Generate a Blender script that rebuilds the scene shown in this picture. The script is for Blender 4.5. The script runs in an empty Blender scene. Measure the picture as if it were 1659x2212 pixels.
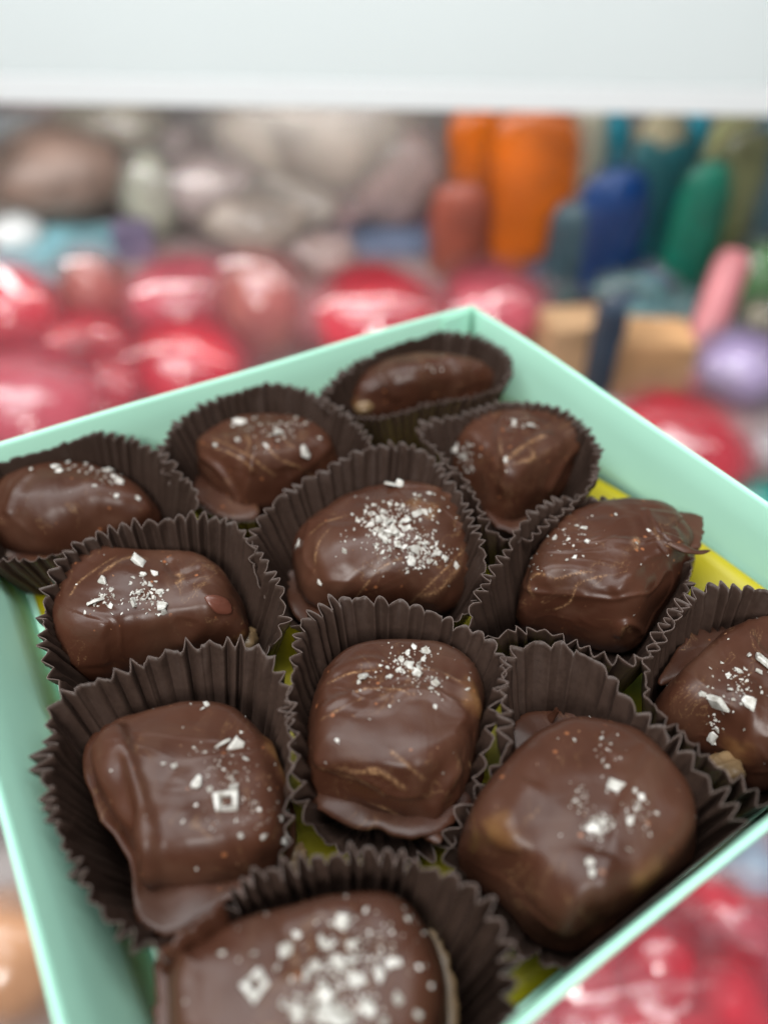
import bpy, math, random
import numpy as np
from mathutils import Vector, Matrix
from mathutils.bvhtree import BVHTree
scene = bpy.context.scene
col = scene.collection
# ------------------------------------------------------------------ camera
PITCH = math.radians(41.4); FPX = 1676.6; CAMZ = 0.1385
cam = bpy.data.cameras.new('camera'); co = bpy.data.objects.new('camera', cam); col.objects.link(co)
co.location = (0, 0, CAMZ); co.rotation_euler = (math.pi/2-PITCH, 0, 0)
cam.sensor_fit = 'VERTICAL'; cam.sensor_height = 36; cam.lens = 36*FPX/2212
cam.clip_start = 0.005; cam.clip_end = 60
cam.dof.use_dof = True; cam.dof.focus_distance = 0.153; cam.dof.aperture_fstop = 5.9
scene.camera = co
# ------------------------------------------------------------------ light
w = bpy.data.worlds.new('World'); scene.world = w; w.use_nodes = True
w.node_tree.nodes['Background'].inputs[0].default_value = (0.86, 0.95, 1.0, 1)
w.node_tree.nodes['Background'].inputs[1].default_value = 0.145
def area(name, loc, target, size, power, colr=(1, 1, 1), sy=None):
    l = bpy.data.lights.new(name, 'AREA'); l.energy = power; l.color = colr; l.size = size
    if sy: l.shape = 'RECTANGLE'; l.size_y = sy
    o = bpy.data.objects.new(name, l); col.objects.link(o); o.location = loc
    o.rotation_euler = (Vector(target)-Vector(loc)).to_track_quat('-Z', 'Y').to_euler()
    return o
area('window_light', (-0.04, -0.72, 0.72), (0, 0.1, 0), 0.34, 9.5, (1, .98, .95), .30)
area('ceiling_light', (-0.35, 0.05, 1.35), (0, .12, 0), 1.3, 25, (.97, .99, 1), 1.3)
area('shelf_front_fill', (0.0, .35, 1.35), (0, 1.25, -.15), 2.4, 15, (.95, 1, 1), .4)  # added lamp that brightens the shelf front and the counter
area('under_shelf_fill', (0.0, 1.12, .33), (0, 1.55, -.5), 2.3, 48, (1, .98, .96), .2)  # lamp added below the shelf to lift the dark counter behind
scene.view_settings.view_transform = 'Standard'; scene.view_settings.look = 'None'
scene.view_settings.exposure = 0.05; scene.view_settings.gamma = 1
scene.cycles.use_denoising = True
scene.cycles.max_bounces = 8; scene.cycles.transparent_max_bounces = 16
scene.cycles.caustics_reflective = False; scene.cycles.caustics_refractive = False
# ------------------------------------------------------------------ helpers
ct, st = math.cos(PITCH), math.sin(PITCH)
CAM = np.array([0, 0, CAMZ])
def ray(x, y):
    rx = x-829.5; ry = 1106-y
    return np.array([rx, FPX*ct+ry*st, -FPX*st+ry*ct])
def cap(s): return s[:1].lower()+s[1:]
def onz(x, y, z):
    r = ray(x, y); return CAM + r*((z-CAMZ)/r[2])
def depth(p): return p[1]*ct-(p[2]-CAMZ)*st
def tag(o, label=None, cat=None, group=None, kind=None):
    if label: o['label'] = label
    if cat: o['category'] = cat
    if group: o['group'] = group
    if kind: o['kind'] = kind
    return o
def empty(name, loc=(0, 0, 0)):
    o = bpy.data.objects.new(name, None); o.empty_display_size = .01; col.objects.link(o); o.location = loc; return o
def mesh(name, V, F, mats, parent=None, smooth=True, origin=None, mi=None):
    V = np.asarray(V, float)
    if origin is None: origin = np.zeros(3)
    origin = np.asarray(origin, float)
    me = bpy.data.meshes.new(name)
    me.from_pydata((V-origin).tolist(), [], F if isinstance(F, list) else F.tolist())
    if not isinstance(mats, (list, tuple)): mats = [mats]
    for m in mats: me.materials.append(m)
    if mi is not None: me.polygons.foreach_set('material_index', mi)
    me.polygons.foreach_set('use_smooth', [smooth]*len(me.polygons))
    me.update()
    o = bpy.data.objects.new(name, me); col.objects.link(o); o.location = origin
    if parent is not None:
        o.parent = parent; o.location = Vector(origin)-parent.location
    return o
def grid_faces(nu, nv, wrapu=True):
    F = []
    for j in range(nv-1):
        for i in range(nu if wrapu else nu-1):
            a = j*nu+i; b = j*nu+(i+1) % nu
            F.append((a, b, b+nu, a+nu))
    return F
_rng = np.random.RandomState(7)
_perm = _rng.permutation(256); _perm = np.concatenate([_perm, _perm])
_val = _rng.rand(256)*2-1
def vnoise(P):
    P = np.asarray(P, float); I = np.floor(P).astype(int); f = P-I; u = f*f*f*(f*(f*6-15)+10); I &= 255
    out = 0
    for dx in (0, 1):
        for dy in (0, 1):
            for dz in (0, 1):
                h = _perm[(_perm[(_perm[(I[..., 0]+dx) & 255]+(I[..., 1]+dy)) & 255]+(I[..., 2]+dz)) & 255]
                wgt = (u[..., 0] if dx else 1-u[..., 0])*(u[..., 1] if dy else 1-u[..., 1])*(u[..., 2] if dz else 1-u[..., 2])
                out = out + wgt*_val[h]
    return out
def fbm(P, octv=3):
    s = 0; a = 1
    for k in range(octv): s = s+a*vnoise(P*2**k+17.3*k); a *= .5
    return s
def sm(x, a, b):
    t = np.clip((x-a)/(b-a), 0, 1); return t*t*(3-2*t)
# ------------------------------------------------------------------ materials
def newmat(name):
    m = bpy.data.materials.new(name); m.use_nodes = True; nt = m.node_tree
    return m, nt, nt.nodes['Principled BSDF']
def N(nt, t, **kw):
    n = nt.nodes.new(t)
    for k, v in kw.items():
        if k.startswith('i_'): n.inputs[k[2:].replace('_', ' ')].default_value = v
        else: setattr(n, k, v)
    return n
def ramp(nt, src, stops):
    r = nt.nodes.new('ShaderNodeValToRGB'); e = r.color_ramp.elements
    while len(e) < len(stops): e.new(.5)
    for i, (p, c) in enumerate(stops):
        e[i].position = p; e[i].color = (c if len(c) == 4 else (*c, 1)) if hasattr(c, '__len__') else (c, c, c, 1)
    nt.links.new(src, r.inputs[0]); return r.outputs[0]
def mixc(nt, fac, a, b, mode='MIX'):
    n = nt.nodes.new('ShaderNodeMix'); n.data_type = 'RGBA'; n.blend_type = mode
    for s, v in ((0, fac), (6, a), (7, b)):
        if hasattr(v, 'links') or hasattr(v, 'is_linked'): nt.links.new(v, n.inputs[s])
        else: n.inputs[s].default_value = v if s == 0 else (*v, 1)
    return n.outputs[2]
def mth(nt, op, a, b=None):
    n = nt.nodes.new('ShaderNodeMath'); n.operation = op
    for s, v in ((0, a), (1, b)):
        if v is None: continue
        if hasattr(v, 'is_linked'): nt.links.new(v, n.inputs[s])
        else: n.inputs[s].default_value = v
    return n.outputs[0]
def noise(nt, vec, scale, detail=3, rough=.5, dist=0):
    n = nt.nodes.new('ShaderNodeTexNoise'); n.inputs['Scale'].default_value = scale
    n.inputs['Detail'].default_value = detail; n.inputs['Roughness'].default_value = rough; n.inputs['Distortion'].default_value = dist
    if vec is not None: nt.links.new(vec, n.inputs['Vector'])
    return n
def coords(nt, stretch=(1, 1, 1), rot=(0, 0, 0)):
    tc = nt.nodes.new('ShaderNodeTexCoord'); oi = nt.nodes.new('ShaderNodeObjectInfo')
    ml = nt.nodes.new('ShaderNodeVectorMath'); ml.operation = 'SCALE'; ml.inputs[0].default_value = (.7, .4, .9)
    nt.links.new(oi.outputs['Random'], ml.inputs['Scale'])
    ad = nt.nodes.new('ShaderNodeVectorMath'); ad.operation = 'ADD'
    nt.links.new(tc.outputs['Object'], ad.inputs[0]); nt.links.new(ml.outputs[0], ad.inputs[1])
    mp = nt.nodes.new('ShaderNodeMapping'); mp.inputs['Scale'].default_value = stretch; mp.inputs['Rotation'].default_value = rot
    nt.links.new(ad.outputs[0], mp.inputs[0]); return mp.outputs[0]
def chocolate(name='dark_milk_chocolate', bloom=1.0):
    m, nt, b = newmat(name); v = coords(nt)
    # flow direction warp shared by the swirls
    wn = noise(nt, v, 45, 2)
    sc = nt.nodes.new('ShaderNodeVectorMath'); sc.operation = 'SCALE'; sc.inputs['Scale'].default_value = .03
    nt.links.new(wn.outputs['Color'], sc.inputs[0])
    ad = nt.nodes.new('ShaderNodeVectorMath'); ad.operation = 'ADD'; nt.links.new(v, ad.inputs[0]); nt.links.new(sc.outputs[0], ad.inputs[1])
    mp = nt.nodes.new('ShaderNodeMapping'); mp.inputs['Rotation'].default_value = (.3, .2, .7); mp.inputs['Scale'].default_value = (1, .16, .6)
    nt.links.new(ad.outputs[0], mp.inputs[0]); sv = mp.outputs[0]
    s1 = noise(nt, sv, 260, 4, .6)                 # long streaks
    lines = ramp(nt, s1.outputs['Fac'], [(0.0, 0), (.53, 0), (.55, 1), (.57, 0)])
    s2 = noise(nt, v, 70, 3, .6); mask = ramp(nt, s2.outputs['Fac'], [(.5, 0), (.6, 1)])
    grain = noise(nt, v, 2600, 2, .7); gmask = ramp(nt, grain.outputs['Fac'], [(.42, 0), (.62, 1)])
    lf = mth(nt, 'MULTIPLY', mth(nt, 'MULTIPLY', lines, mask), mth(nt, 'MULTIPLY', gmask, .8*bloom))
    big = noise(nt, v, 55, 3, .55)
    base = ramp(nt, big.outputs['Fac'], [(.3, (.039, .0132, .0070)), (.55, (.055, .0205, .0115)), (.75, (.067, .0270, .0155))])
    smear = noise(nt, sv, 120, 3, .6); smr = ramp(nt, smear.outputs['Fac'], [(.5, 0), (.8, .6)])
    c = mixc(nt, smr, base, (.082, .040, .024))
    c = mixc(nt, lf, c, (.20, .112, .055))
    bl = N(nt, 'ShaderNodeAttribute', attribute_name='bloom')
    c = mixc(nt, mth(nt, 'MULTIPLY', bl.outputs['Fac'], gmask), c, (.32, .18, .09))
    vo = N(nt, 'ShaderNodeTexVoronoi'); vo.inputs['Scale'].default_value = 330; nt.links.new(v, vo.inputs['Vector'])
    sp = mth(nt, 'MULTIPLY', mth(nt, 'LESS_THAN', vo.outputs['Distance'], .13), ramp(nt, noise(nt, v, 190, 1).outputs['Fac'], [(.55, 0), (.6, 1)]))
    c = mixc(nt, mth(nt, 'MULTIPLY', sp, .7), c, (.30, .11, .045))
    at = N(nt, 'ShaderNodeAttribute', attribute_name='nut')
    nc = ramp(nt, noise(nt, v, 260, 3).outputs['Fac'], [(.35, (.11, .042, .014)), (.65, (.23, .12, .042))])
    c = mixc(nt, at.outputs['Fac'], c, nc)
    nt.links.new(c, b.inputs['Base Color'])
    rr = ramp(nt, noise(nt, v, 90, 4, .6).outputs['Fac'], [(.3, .30), (.7, .43)])
    rr2 = mth(nt, 'ADD', rr, mth(nt, 'MULTIPLY', smr, .15)); nt.links.new(rr2, b.inputs['Roughness'])
    b.inputs['Specular IOR Level'].default_value = .235
    b.inputs['Coat Weight'].default_value = .05; b.inputs['Coat Roughness'].default_value = .22
    b1 = N(nt, 'ShaderNodeBump', i_Strength=.5, i_Distance=.00016); nt.links.new(s1.outputs['Fac'], b1.inputs['Height'])
    b2 = N(nt, 'ShaderNodeBump', i_Strength=.3, i_Distance=.00005); nt.links.new(noise(nt, v, 1500, 4, .7).outputs['Fac'], b2.inputs['Height'])
    nt.links.new(b1.outputs[0], b2.inputs['Normal'])
    b3 = N(nt, 'ShaderNodeBump', i_Strength=.5, i_Distance=.00018); nt.links.new(noise(nt, v, 160, 3, .5, .6).outputs['Fac'], b3.inputs['Height'])
    nt.links.new(b2.outputs[0], b3.inputs['Normal']); nt.links.new(b3.outputs[0], b.inputs['Normal'])
    return m
CHOC = chocolate()
def simple(name, colr, rough=.5, var=.12, vscale=60, bump=0, bscale=900, spec=.5, **kw):
    m, nt, b = newmat(name); v = coords(nt)
    n = noise(nt, v, vscale, 3)
    lo = tuple(max(0, x*(1-var)) for x in colr); hi = tuple(min(1, x*(1+var)) for x in colr)
    nt.links.new(ramp(nt, n.outputs['Fac'], [(.3, lo), (.7, hi)]), b.inputs['Base Color'])
    b.inputs['Roughness'].default_value = rough; b.inputs['Specular IOR Level'].default_value = spec
    if bump:
        bb = N(nt, 'ShaderNodeBump', i_Strength=.5, i_Distance=bump); nt.links.new(noise(nt, v, bscale, 4, .6).outputs['Fac'], bb.inputs['Height'])
        nt.links.new(bb.outputs[0], b.inputs['Normal'])
    for k, x in kw.items(): b.inputs[k.replace('_', ' ')].default_value = x
    return m
def cupmat():
    m, nt, b = newmat('brown_glassine_paper'); v = coords(nt)
    n = noise(nt, v, 900, 4, .7); n2 = noise(nt, v, 110, 2)
    c = mixc(nt, n2.outputs['Fac'], ramp(nt, n.outputs['Fac'], [(.3, (.026, .0150, .0110)), (.7, (.052, .0315, .0235))]), (.041, .0245, .0185))
    nt.links.new(c, b.inputs['Base Color']); b.inputs['Roughness'].default_value = .46
    b.inputs['Specular IOR Level'].default_value = .32
    bb = N(nt, 'ShaderNodeBump', i_Strength=.5, i_Distance=.00012); nt.links.new(n.outputs['Fac'], bb.inputs['Height'])
    nt.links.new(bb.outputs[0], b.inputs['Normal']); return m
CUP = cupmat()
CUPEDGE = simple('cut_paper_edge', (.115, .082, .07), .7, .3, 400)
MINT = simple('mint_card', (.43, .765, .60), .42, .03, 30, .00010, 160)
MINTEDGE = simple('mint_card_edge', (.42, .79, .62), .5, .03, 40)
YEL = simple('yellow_paper', (.40, .335, .004), .5, .08, 60, .00005, 700)
NUT = simple('pecan_nut', (.16, .10, .048), .45, .35, 160, .0004, 300)
CRUMB = simple('chocolate_crumb', (.20, .095, .045), .6, .4, 400)
def saltmat():
    m, nt, b = newmat('sea_salt'); v = coords(nt)
    n = noise(nt, v, 700, 4, .65)
    nt.links.new(ramp(nt, n.outputs['Fac'], [(.33, (.33, .30, .25)), (.62, (.76, .74, .69))]), b.inputs['Base Color'])
    b.inputs['Roughness'].default_value = .32; b.inputs['IOR'].default_value = 1.54
    b.inputs['Transmission Weight'].default_value = .3
    return m
SALT = saltmat()
# ------------------------------------------------------------------ candy box
H = .028
def xy(x, y, z): return onz(x, y, z)[:2]
Ct, Lt, Ft, Rt = xy(1018, 662, H), xy(-166, 1005, H), xy(319, 2882, H), xy(2100, 1393, H)
def unit(v): return v/np.linalg.norm(v)
inLF = unit(np.array([-(Ft-Lt)[1], (Ft-Lt)[0]])); inCR = -unit(np.array([-(Rt-Ct)[1], (Rt-Ct)[0]])); inCL = unit(np.array([-(Lt-Ct)[1], (Lt-Ct)[0]]))
inRF = unit(np.array([(Ft-Rt)[1], -(Ft-Rt)[0]]))
if inLF@(Rt-Lt) < 0: inLF = -inLF
if inCR@(Lt-Ct) < 0: inCR = -inCR
if inCL@(Rt-Ct) < 0: inCL = -inCL
if inRF@(Ct-Rt) < 0: inRF = -inRF
bL = Lt+inLF*.010+inCL*.001; bF = Ft+inLF*.010+inRF*.0052; bC = Ct+inCL*.001+inCR*.001; bR = Rt+inCR*.001+inRF*.0052
box = empty('candy_box', tuple(np.append((bL+bF+bC+bR)/4, 0)))
tag(box, 'open mint green cardboard box holding twelve salted chocolates in paper cups', 'box')
TH = .0013
def panel(A, B, bA, bB, inn, name='side_panel', bow=0.0):
    # thick folded card wall with a rounded rim, inside face on the line A-B
    nseg = 30; prof = []
    for z, o in ((0, 0), (.35, 0), (.7, 0), (.965, 0), (.99, -.15), (1, -.4), (1, -.6), (.99, -.85), (.965, -1), (.5, -1), (0, -1)): prof.append((z, o))
    V = []; rs = random.Random(int(abs(A[0])*1e5))
    for i in range(nseg+1):
        t = i/nseg; wob = .0005*math.sin(t*7+A[0]*90)+bow*math.sin(math.pi*t)
        top = A+(B-A)*t; bot = bA+(bB-bA)*t
        for z, o in prof:
            p = bot+(top-bot)*z + inn*(o*TH + wob*z)
            V.append((p[0], p[1], z*(H+.0003*math.sin(t*11)+ (-.0006 if name == '' else 0))))
    k = len(prof); F = []; mi = []
    for i in range(nseg):
        for j in range(k-1):
            F.append((i*k+j, (i+1)*k+j, (i+1)*k+j+1, i*k+j+1)); mi.append(1 if 3 <= j <= 7 else 0)
        F.append((i*k+k-1, (i+1)*k+k-1, (i+1)*k, i*k)); mi.append(0)
    F.append(tuple(range(k))); F.append(tuple(nseg*k+j for j in reversed(range(k)))); mi += [0, 0]
    return mesh(name, V, F, [MINT, MINTEDGE], box, True, np.append((A+B)/2, 0), mi)
e = TH*1.0
uCL = unit(Lt-Ct); uCR = unit(Rt-Ct)
panel(Ct-uCL*e, Lt+uCL*e, bC-uCL*e, bL+uCL*e, inCL)
panel(Ct+uCR*.0003, Rt, bC+uCR*.0003, bR, inCR, bow=-.0006)
panel(Lt+uCR*.0003, Ft, bL+uCR*.0003, bF, inLF, bow=-.0012)
panel(Rt-uCL*e, Ft+uCL*e, bR-uCL*e, bF+uCL*e, inRF)
V = []
for z in (-.0012, -.00005):
    for p in (bC, bL, bF, bR): V.append((p[0], p[1], z))
mesh('base_panel', V, [(3, 2, 1, 0), (4, 5, 6, 7), (0, 1, 5, 4), (1, 2, 6, 5), (2, 3, 7, 6), (3, 0, 4, 7)], MINT, box, False, box.location)
# folded corner tab glued inside the far corner
Vt = []
for o in (.00025, .00075):
    for s, z in ((.001, .001), (.013, .001), (.0105, H-.0012), (.001, H-.0006)):
        p = bC+(Ct-bC)*(z/H)+uCL*s+inCL*o+inCL*.0004; Vt.append((p[0], p[1], z))
mesh('corner_tab', Vt, [(0, 1, 2, 3), (7, 6, 5, 4), (0, 4, 5, 1), (1, 5, 6, 2), (2, 6, 7, 3), (3, 7, 4, 0)], MINTEDGE, box, False, np.append(Ct, 0))
def inside(V, gap=.0008):
    """push points back inside the four card walls"""
    V = V.copy(); t = np.clip(V[:, 2]/H, 0, 1)[:, None]
    for (A, bA, B, bB, n_) in ((Ct, bC, Lt, bL, inCL), (Ct, bC, Rt, bR, inCR), (Lt, bL, Ft, bF, inLF), (Rt, bR, Ft, bF, inRF)):
        g = (B-A)/np.linalg.norm(B-A); nn = np.array([-g[1], g[0]]); nn = nn if nn@n_ > 0 else -nn
        P0 = bA+(A-bA)*t; d = np.sum((V[:, :2]-P0)*nn, 1); k = np.clip(gap-d, 0, None); V[:, :2] += k[:, None]*nn
    return V
# yellow liner: flat on the base, edges curled up the back walls
nU = 60; V = []
for j in range(nU+1):
    for i in range(nU+1):
        a = .006+.986*i/nU; b_ = .006+.984*j/nU   # a along C->R , b along C->L
        p = (bC*(1-a)+bR*a)*(1-b_)+(bL*(1-a)+bF*a)*b_
        dCR = np.linalg.norm(bL-bC)*b_; dCL = np.linalg.norm(bR-bC)*a
        z = .0005 + max(0, .0105*sm(a, .15, .72)*(1-dCR/.020)**2 if dCR < .020 else 0) + (.011*math.exp(-((b_-.30)/.16)**2)*(1-dCL/.014)**2 if dCL < .014 else 0)
        z += .0002*math.sin(a*17+b_*9)
        V.append((p[0], p[1], z))
lin = mesh('paper_liner', V, grid_faces(nU+1, nU+1, False), YEL, None, True, np.append((bL+bF+bC+bR)/4, 0))
tag(lin, 'yellow paper liner covering the bottom of the mint box under the cups', 'liner')
sd = lin.modifiers.new('thickness', 'SOLIDIFY'); sd.thickness = .0002; sd.offset = 1
# ------------------------------------------------------------------ cups
def periodic(pts, n, lowpass=None):
    """closed Catmull-Rom through pts sampled to n points, even in arc length"""
    P = np.array(pts, float); m = len(P); out = []
    for i in range(m):
        p0, p1, p2, p3 = P[(i-1) % m], P[i], P[(i+1) % m], P[(i+2) % m]
        for t in np.linspace(0, 1, 12, endpoint=False):
            out.append(.5*((2*p1)+(-p0+p2)*t+(2*p0-5*p1+4*p2-p3)*t*t+(-p0+3*p1-3*p2+p3)*t**3))
    Q = np.array(out); Qc = np.vstack([Q, Q[:1]]); L = np.concatenate([[0], np.cumsum(np.linalg.norm(np.diff(Qc[:, :2], axis=0), axis=1))])
    s = np.linspace(0, L[-1], n, endpoint=False)
    R = np.stack([np.interp(s, L, Qc[:, k]) for k in range(P.shape[1])], 1)
    if lowpass:
        f = np.fft.rfft(R, axis=0); f[lowpass:] = 0; R = np.fft.irfft(f, n, axis=0)
    return R, L[-1]
CUPS = {}
def make_cup(key, pts, label, pleats=50, basef=.72, amp=.00098, sharp=0., skew=.25, zr=.0235, seed=1, lean=(0, 0)):
    rs = np.random.RandomState(seed)
    W = []
    for p in pts:
        z = p[2]/1000 if len(p) > 2 else zr
        q = onz(p[0], p[1], z); W.append((q[0], q[1], z))
    per = 14; n = pleats*per
    R, L = periodic(W, n, 14)
    # orientation CCW
    A = np.sum(R[:, 0]*np.roll(R[:, 1], -1)-np.roll(R[:, 0], -1)*R[:, 1])
    if A < 0: R = R[::-1].copy()
    c = R[:, :2].mean(0)+np.array(lean)
    T = np.roll(R[:, :2], -3, 0)-np.roll(R[:, :2], 3, 0); T /= np.linalg.norm(T, axis=1)[:, None]
    Nn = np.stack([T[:, 1], -T[:, 0]], 1)
    # pleat phase with jitter
    wd = 1+.42*(rs.rand(pleats)-.5)*2; wd /= wd.sum(); edges = np.concatenate([[0], np.cumsum(wd)])
    u = np.arange(n)/n; k = np.clip(np.searchsorted(edges, u, side='right')-1, 0, pleats-1)
    ph = (u-edges[k])/wd[k]
    tri = 1-np.abs(2*ph-1)*1.0            # 0..1..0
    rnd = np.sin(np.pi*ph)**1.0
    spk = 1-np.sin(np.pi*((ph+.5) % 1))**.9
    sh = np.clip(sharp+.35*fbm(np.stack([u*5, u*0+seed, u*0], 1), 2), 0, 1)
    prof = (1-sh)*rnd+sh*spk
    am = (1+.8*(rs.rand(pleats)-.5)*2)[k]
    mean = np.convolve(np.concatenate([prof[-per:], prof, prof[:per]]), np.ones(per)/per, 'same')[per:-per]
    pr = (prof-mean)*am
    hj = (rs.rand(pleats)-.5)[k]*.0007
    V = [np.column_stack([np.full(n, c[0])+.0001*np.cos(2*np.pi*u), np.full(n, c[1])+.0001*np.sin(2*np.pi*u), np.full(n, .0009)])]
    ts = [-.6, -.25, 0, .06, .14, .24, .36, .48, .6, .72, .82, .9, .96, 1.0]
    for t in ts:
        if t <= 0:
            fr = basef*(1+t); z = np.full(n, .0009); a = amp*.35*(1+t)
            V.append(np.column_stack([c+(R[:, :2]-c)*fr+Nn*(pr*a)[:, None], z])); continue
        fr = basef+(1-basef)*(t**.9)
        a = amp*(.55+.40*t)
        z = .0009+(R[:, 2]+hj-.0009)*t
        off = Nn*(pr*a*2.0)[:, None]+T*(skew*pr*a*1.1+.0009*t*math.sin(seed)*.5)[:, None]
        wob = .0007*t*fbm(np.stack([u*9, u*0+t*1.3+seed*3, u*0], 1), 2)
        crk = .00034*vnoise(np.stack([u*n/5., u*0+t*9+seed, u*0], 1))*t
        z = z+(pr*.0004*t)+ (wob*.6 if t == 1 else 0)
        V.append(np.column_stack([c+(R[:, :2]-c)*fr+off+Nn*(wob+crk)[:, None], z]))
    nv = len(V); V = inside(np.vstack(V))
    o = mesh('paper_cup', V, grid_faces(n, nv), [CUP, CUPEDGE], None, True, (c[0], c[1], .0005))
    s = o.modifiers.new('thickness', 'SOLIDIFY'); s.thickness = .00013; s.offset = 0; s.material_offset_rim = 1
    s.use_even_offset = False
    tag(o, label, 'paper cup', 'pleated brown paper cups in the mint box')
    CUPS[key] = (o, c)
    return o
make_cup(1, [(690,868),(740,810),(800,765),(870,728),(950,713),(1020,718),(1075,745),(1106,782),(1085,835,22),(1010,858,20),(930,872,19),(860,890,19),(790,903,19),(720,895,21)],
  'brown pleated cup tucked into the far corner, with the smallest chocolate leaning in it', 56, .70, seed=1, skew=.15)
make_cup(2, [(355,965),(385,915),(430,880),(500,845),(585,828),(640,835),(690,860),(740,895),(785,930),(803,965,22),(765,1020,17),(690,1075,14),(600,1115,12),(500,1125,12),(420,1085,15),(365,1020,20)],
  'brown pleated cup against the back left wall, second from the far corner', 56, seed=2, skew=.2)
make_cup(3, [(-75,1050),(0,975),(60,950),(130,935),(210,932),(285,942),(345,970),(385,1010),(425,1060),(432,1100,20),(370,1135,17),(300,1150,15),(212,1163,15),(133,1195,16),(68,1209,17),(0,1213,18),(-60,1190,20),(-95,1110)],
  'brown pleated cup at the left edge of the photo, against the back left wall', 53, seed=3, skew=.1)
make_cup(4, [(908,938),(930,915),(1000,892),(1060,872),(1130,866),(1200,876),(1250,903),(1285,940),(1298,985),(1280,1030),(1250,1070),(1200,1112),(1150,1158,21),(1100,1168,20),(1062,1140,21),(1035,1085,23),(1000,1030,24),(955,985,24)],
  'brown pleated cup against the back right wall, just right of the far corner cup', 53, seed=4, skew=.15, sharp=.2)
make_cup(5, [(548,1190),(562,1130),(600,1085),(660,1040),(720,1000),(780,972),(850,960),(905,968),(945,1000),(980,1045),(1010,1095),(1032,1140),(1048,1190),(1050,1250,22),(1030,1310,19),(980,1345,14),(880,1360,12),(740,1365,12),(645,1350,13),(595,1310,15),(560,1260,19)],
  'brown pleated cup in the middle of the box, around the chocolate heaped with fine salt', 51, seed=5, skew=.3)
make_cup(6, [(1014,1325),(1042,1262),(1090,1195),(1128,1132),(1188,1086),(1260,1076,21),(1370,1095,17),(1465,1140,16),(1490,1215,18),(1470,1300,22),(1432,1380),(1385,1422),(1320,1424),(1240,1390),(1160,1360),(1095,1368),(1045,1378,21),(1012,1362,21)],
  'brown pleated cup on the right, open to the yellow liner and the back right wall', 51, .75, seed=6, skew=.2, sharp=.3)
make_cup(7, [(96,1380,20),(100,1290,20),(113,1230),(155,1180),(230,1147),(300,1132),(380,1120),(450,1120),(505,1135),(545,1170),(565,1210),(592,1255),(614,1305),(612,1355,21),(585,1400,17),(500,1440,12),(380,1480,12),(250,1510,12),(160,1500,14),(110,1455,17)],
  'brown pleated cup beside the left wall, behind the large cup of the lower left', 51, seed=7, skew=.2, sharp=.35)
make_cup(8, [(1398,1410),(1432,1340),(1480,1292),(1538,1268),(1600,1268),(1700,1285),(1790,1350),(1830,1500),(1805,1650),(1740,1735),(1665,1745,20),(1615,1700,20),(1535,1640,22),(1460,1570),(1400,1500)],
  'brown pleated cup cut off by the right edge of the photo', 47, .75, seed=8, skew=.2, sharp=.2)
make_cup(9, [(96,1610),(100,1545),(140,1503),(200,1473),(280,1442),(360,1413),(440,1396),(520,1393),(572,1405),(608,1445),(622,1500),(628,1580,22),(630,1650,21),(628,1730,19),(620,1830,17),(580,1940,15),(500,2020,14),(410,2062,17),(330,2045),(258,2005),(192,1930),(150,1860),(125,1790),(108,1720),(96,1660)],
  'large wide open brown pleated cup at lower left, fanned against the left wall', 47, .66, .0011, seed=9, skew=.35, sharp=.85)
make_cup(10, [(628,1480),(634,1400),(648,1340),(705,1302),(780,1290),(860,1296),(930,1316),(1000,1350),(1058,1390),(1088,1435),(1084,1500),(1070,1570,22),(1048,1650,19),(1010,1770,11),(930,1845,8),(830,1860,7),(740,1830,8),(668,1775,13),(640,1700,19),(630,1600,23)],
  'brown pleated cup in the lower middle, around the swirled chocolate with a ragged tail', 42, .70, seed=10, skew=.3, sharp=.1)
make_cup(11, [(1092,1600),(1092,1510),(1100,1425),(1140,1397),(1200,1390),(1265,1412),(1316,1448),(1342,1492),(1405,1564),(1478,1622),(1545,1695),(1590,1745),(1605,1820,22),(1575,1910,23),(1500,2000,22),(1400,2080,20),(1280,2112,15),(1170,2090,11),(1075,2035,10),(1005,1960,10),(972,1870,10),(985,1780,12),(1045,1690,17)],
  'brown pleated cup at lower right, running along the front right wall of the box', 44, .70, seed=11, skew=.2, sharp=.25)
make_cup(12, [(500,1945,21),(535,1905),(590,1880),(650,1862),(710,1848),(770,1838),(835,1836),(900,1855),(962,1887),(1018,1927),(1060,1977),(1090,2040),(1108,2110),(1103,2185),(1075,2270),(1000,2390),(850,2480),(620,2480,15),(520,2400,7),(480,2280,6),(470,2150,6),(480,2040,11)],
  'brown pleated cup nearest the camera, at the bottom edge of the photo', 51, .74, seed=12, skew=.2, sharp=.1)
# ------------------------------------------------------------------ chocolates
def cast(bvh, x, y):
    d = ray(x, y); d = d/np.linalg.norm(d)
    h = bvh.ray_cast(Vector(CAM), Vector(d))
    return (np.array(h[0]), np.array(h[1])) if h[0] is not None else (None, None)
def poly_dist(P, pl):
    """distance to a 3-D polyline, side sign (seen from above) and parameter"""
    best = np.full(len(P), 1e9); sg = np.zeros(len(P)); par = np.zeros(len(P)); m = len(pl)-1
    for i in range(m):
        a, b = pl[i], pl[i+1]; ab = b-a; t = np.clip(((P-a)@ab)/(ab@ab+1e-12), 0, 1)
        q = a+t[:, None]*ab; d = np.linalg.norm(P-q, axis=1)
        s = np.sign(ab[0]*(P[:, 1]-q[:, 1])-ab[1]*(P[:, 0]-q[:, 0]))
        k = d < best; best[k] = d[k]; sg[k] = s[k]; par[k] = (i+t[k])/m
    return best, sg, par
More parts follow.
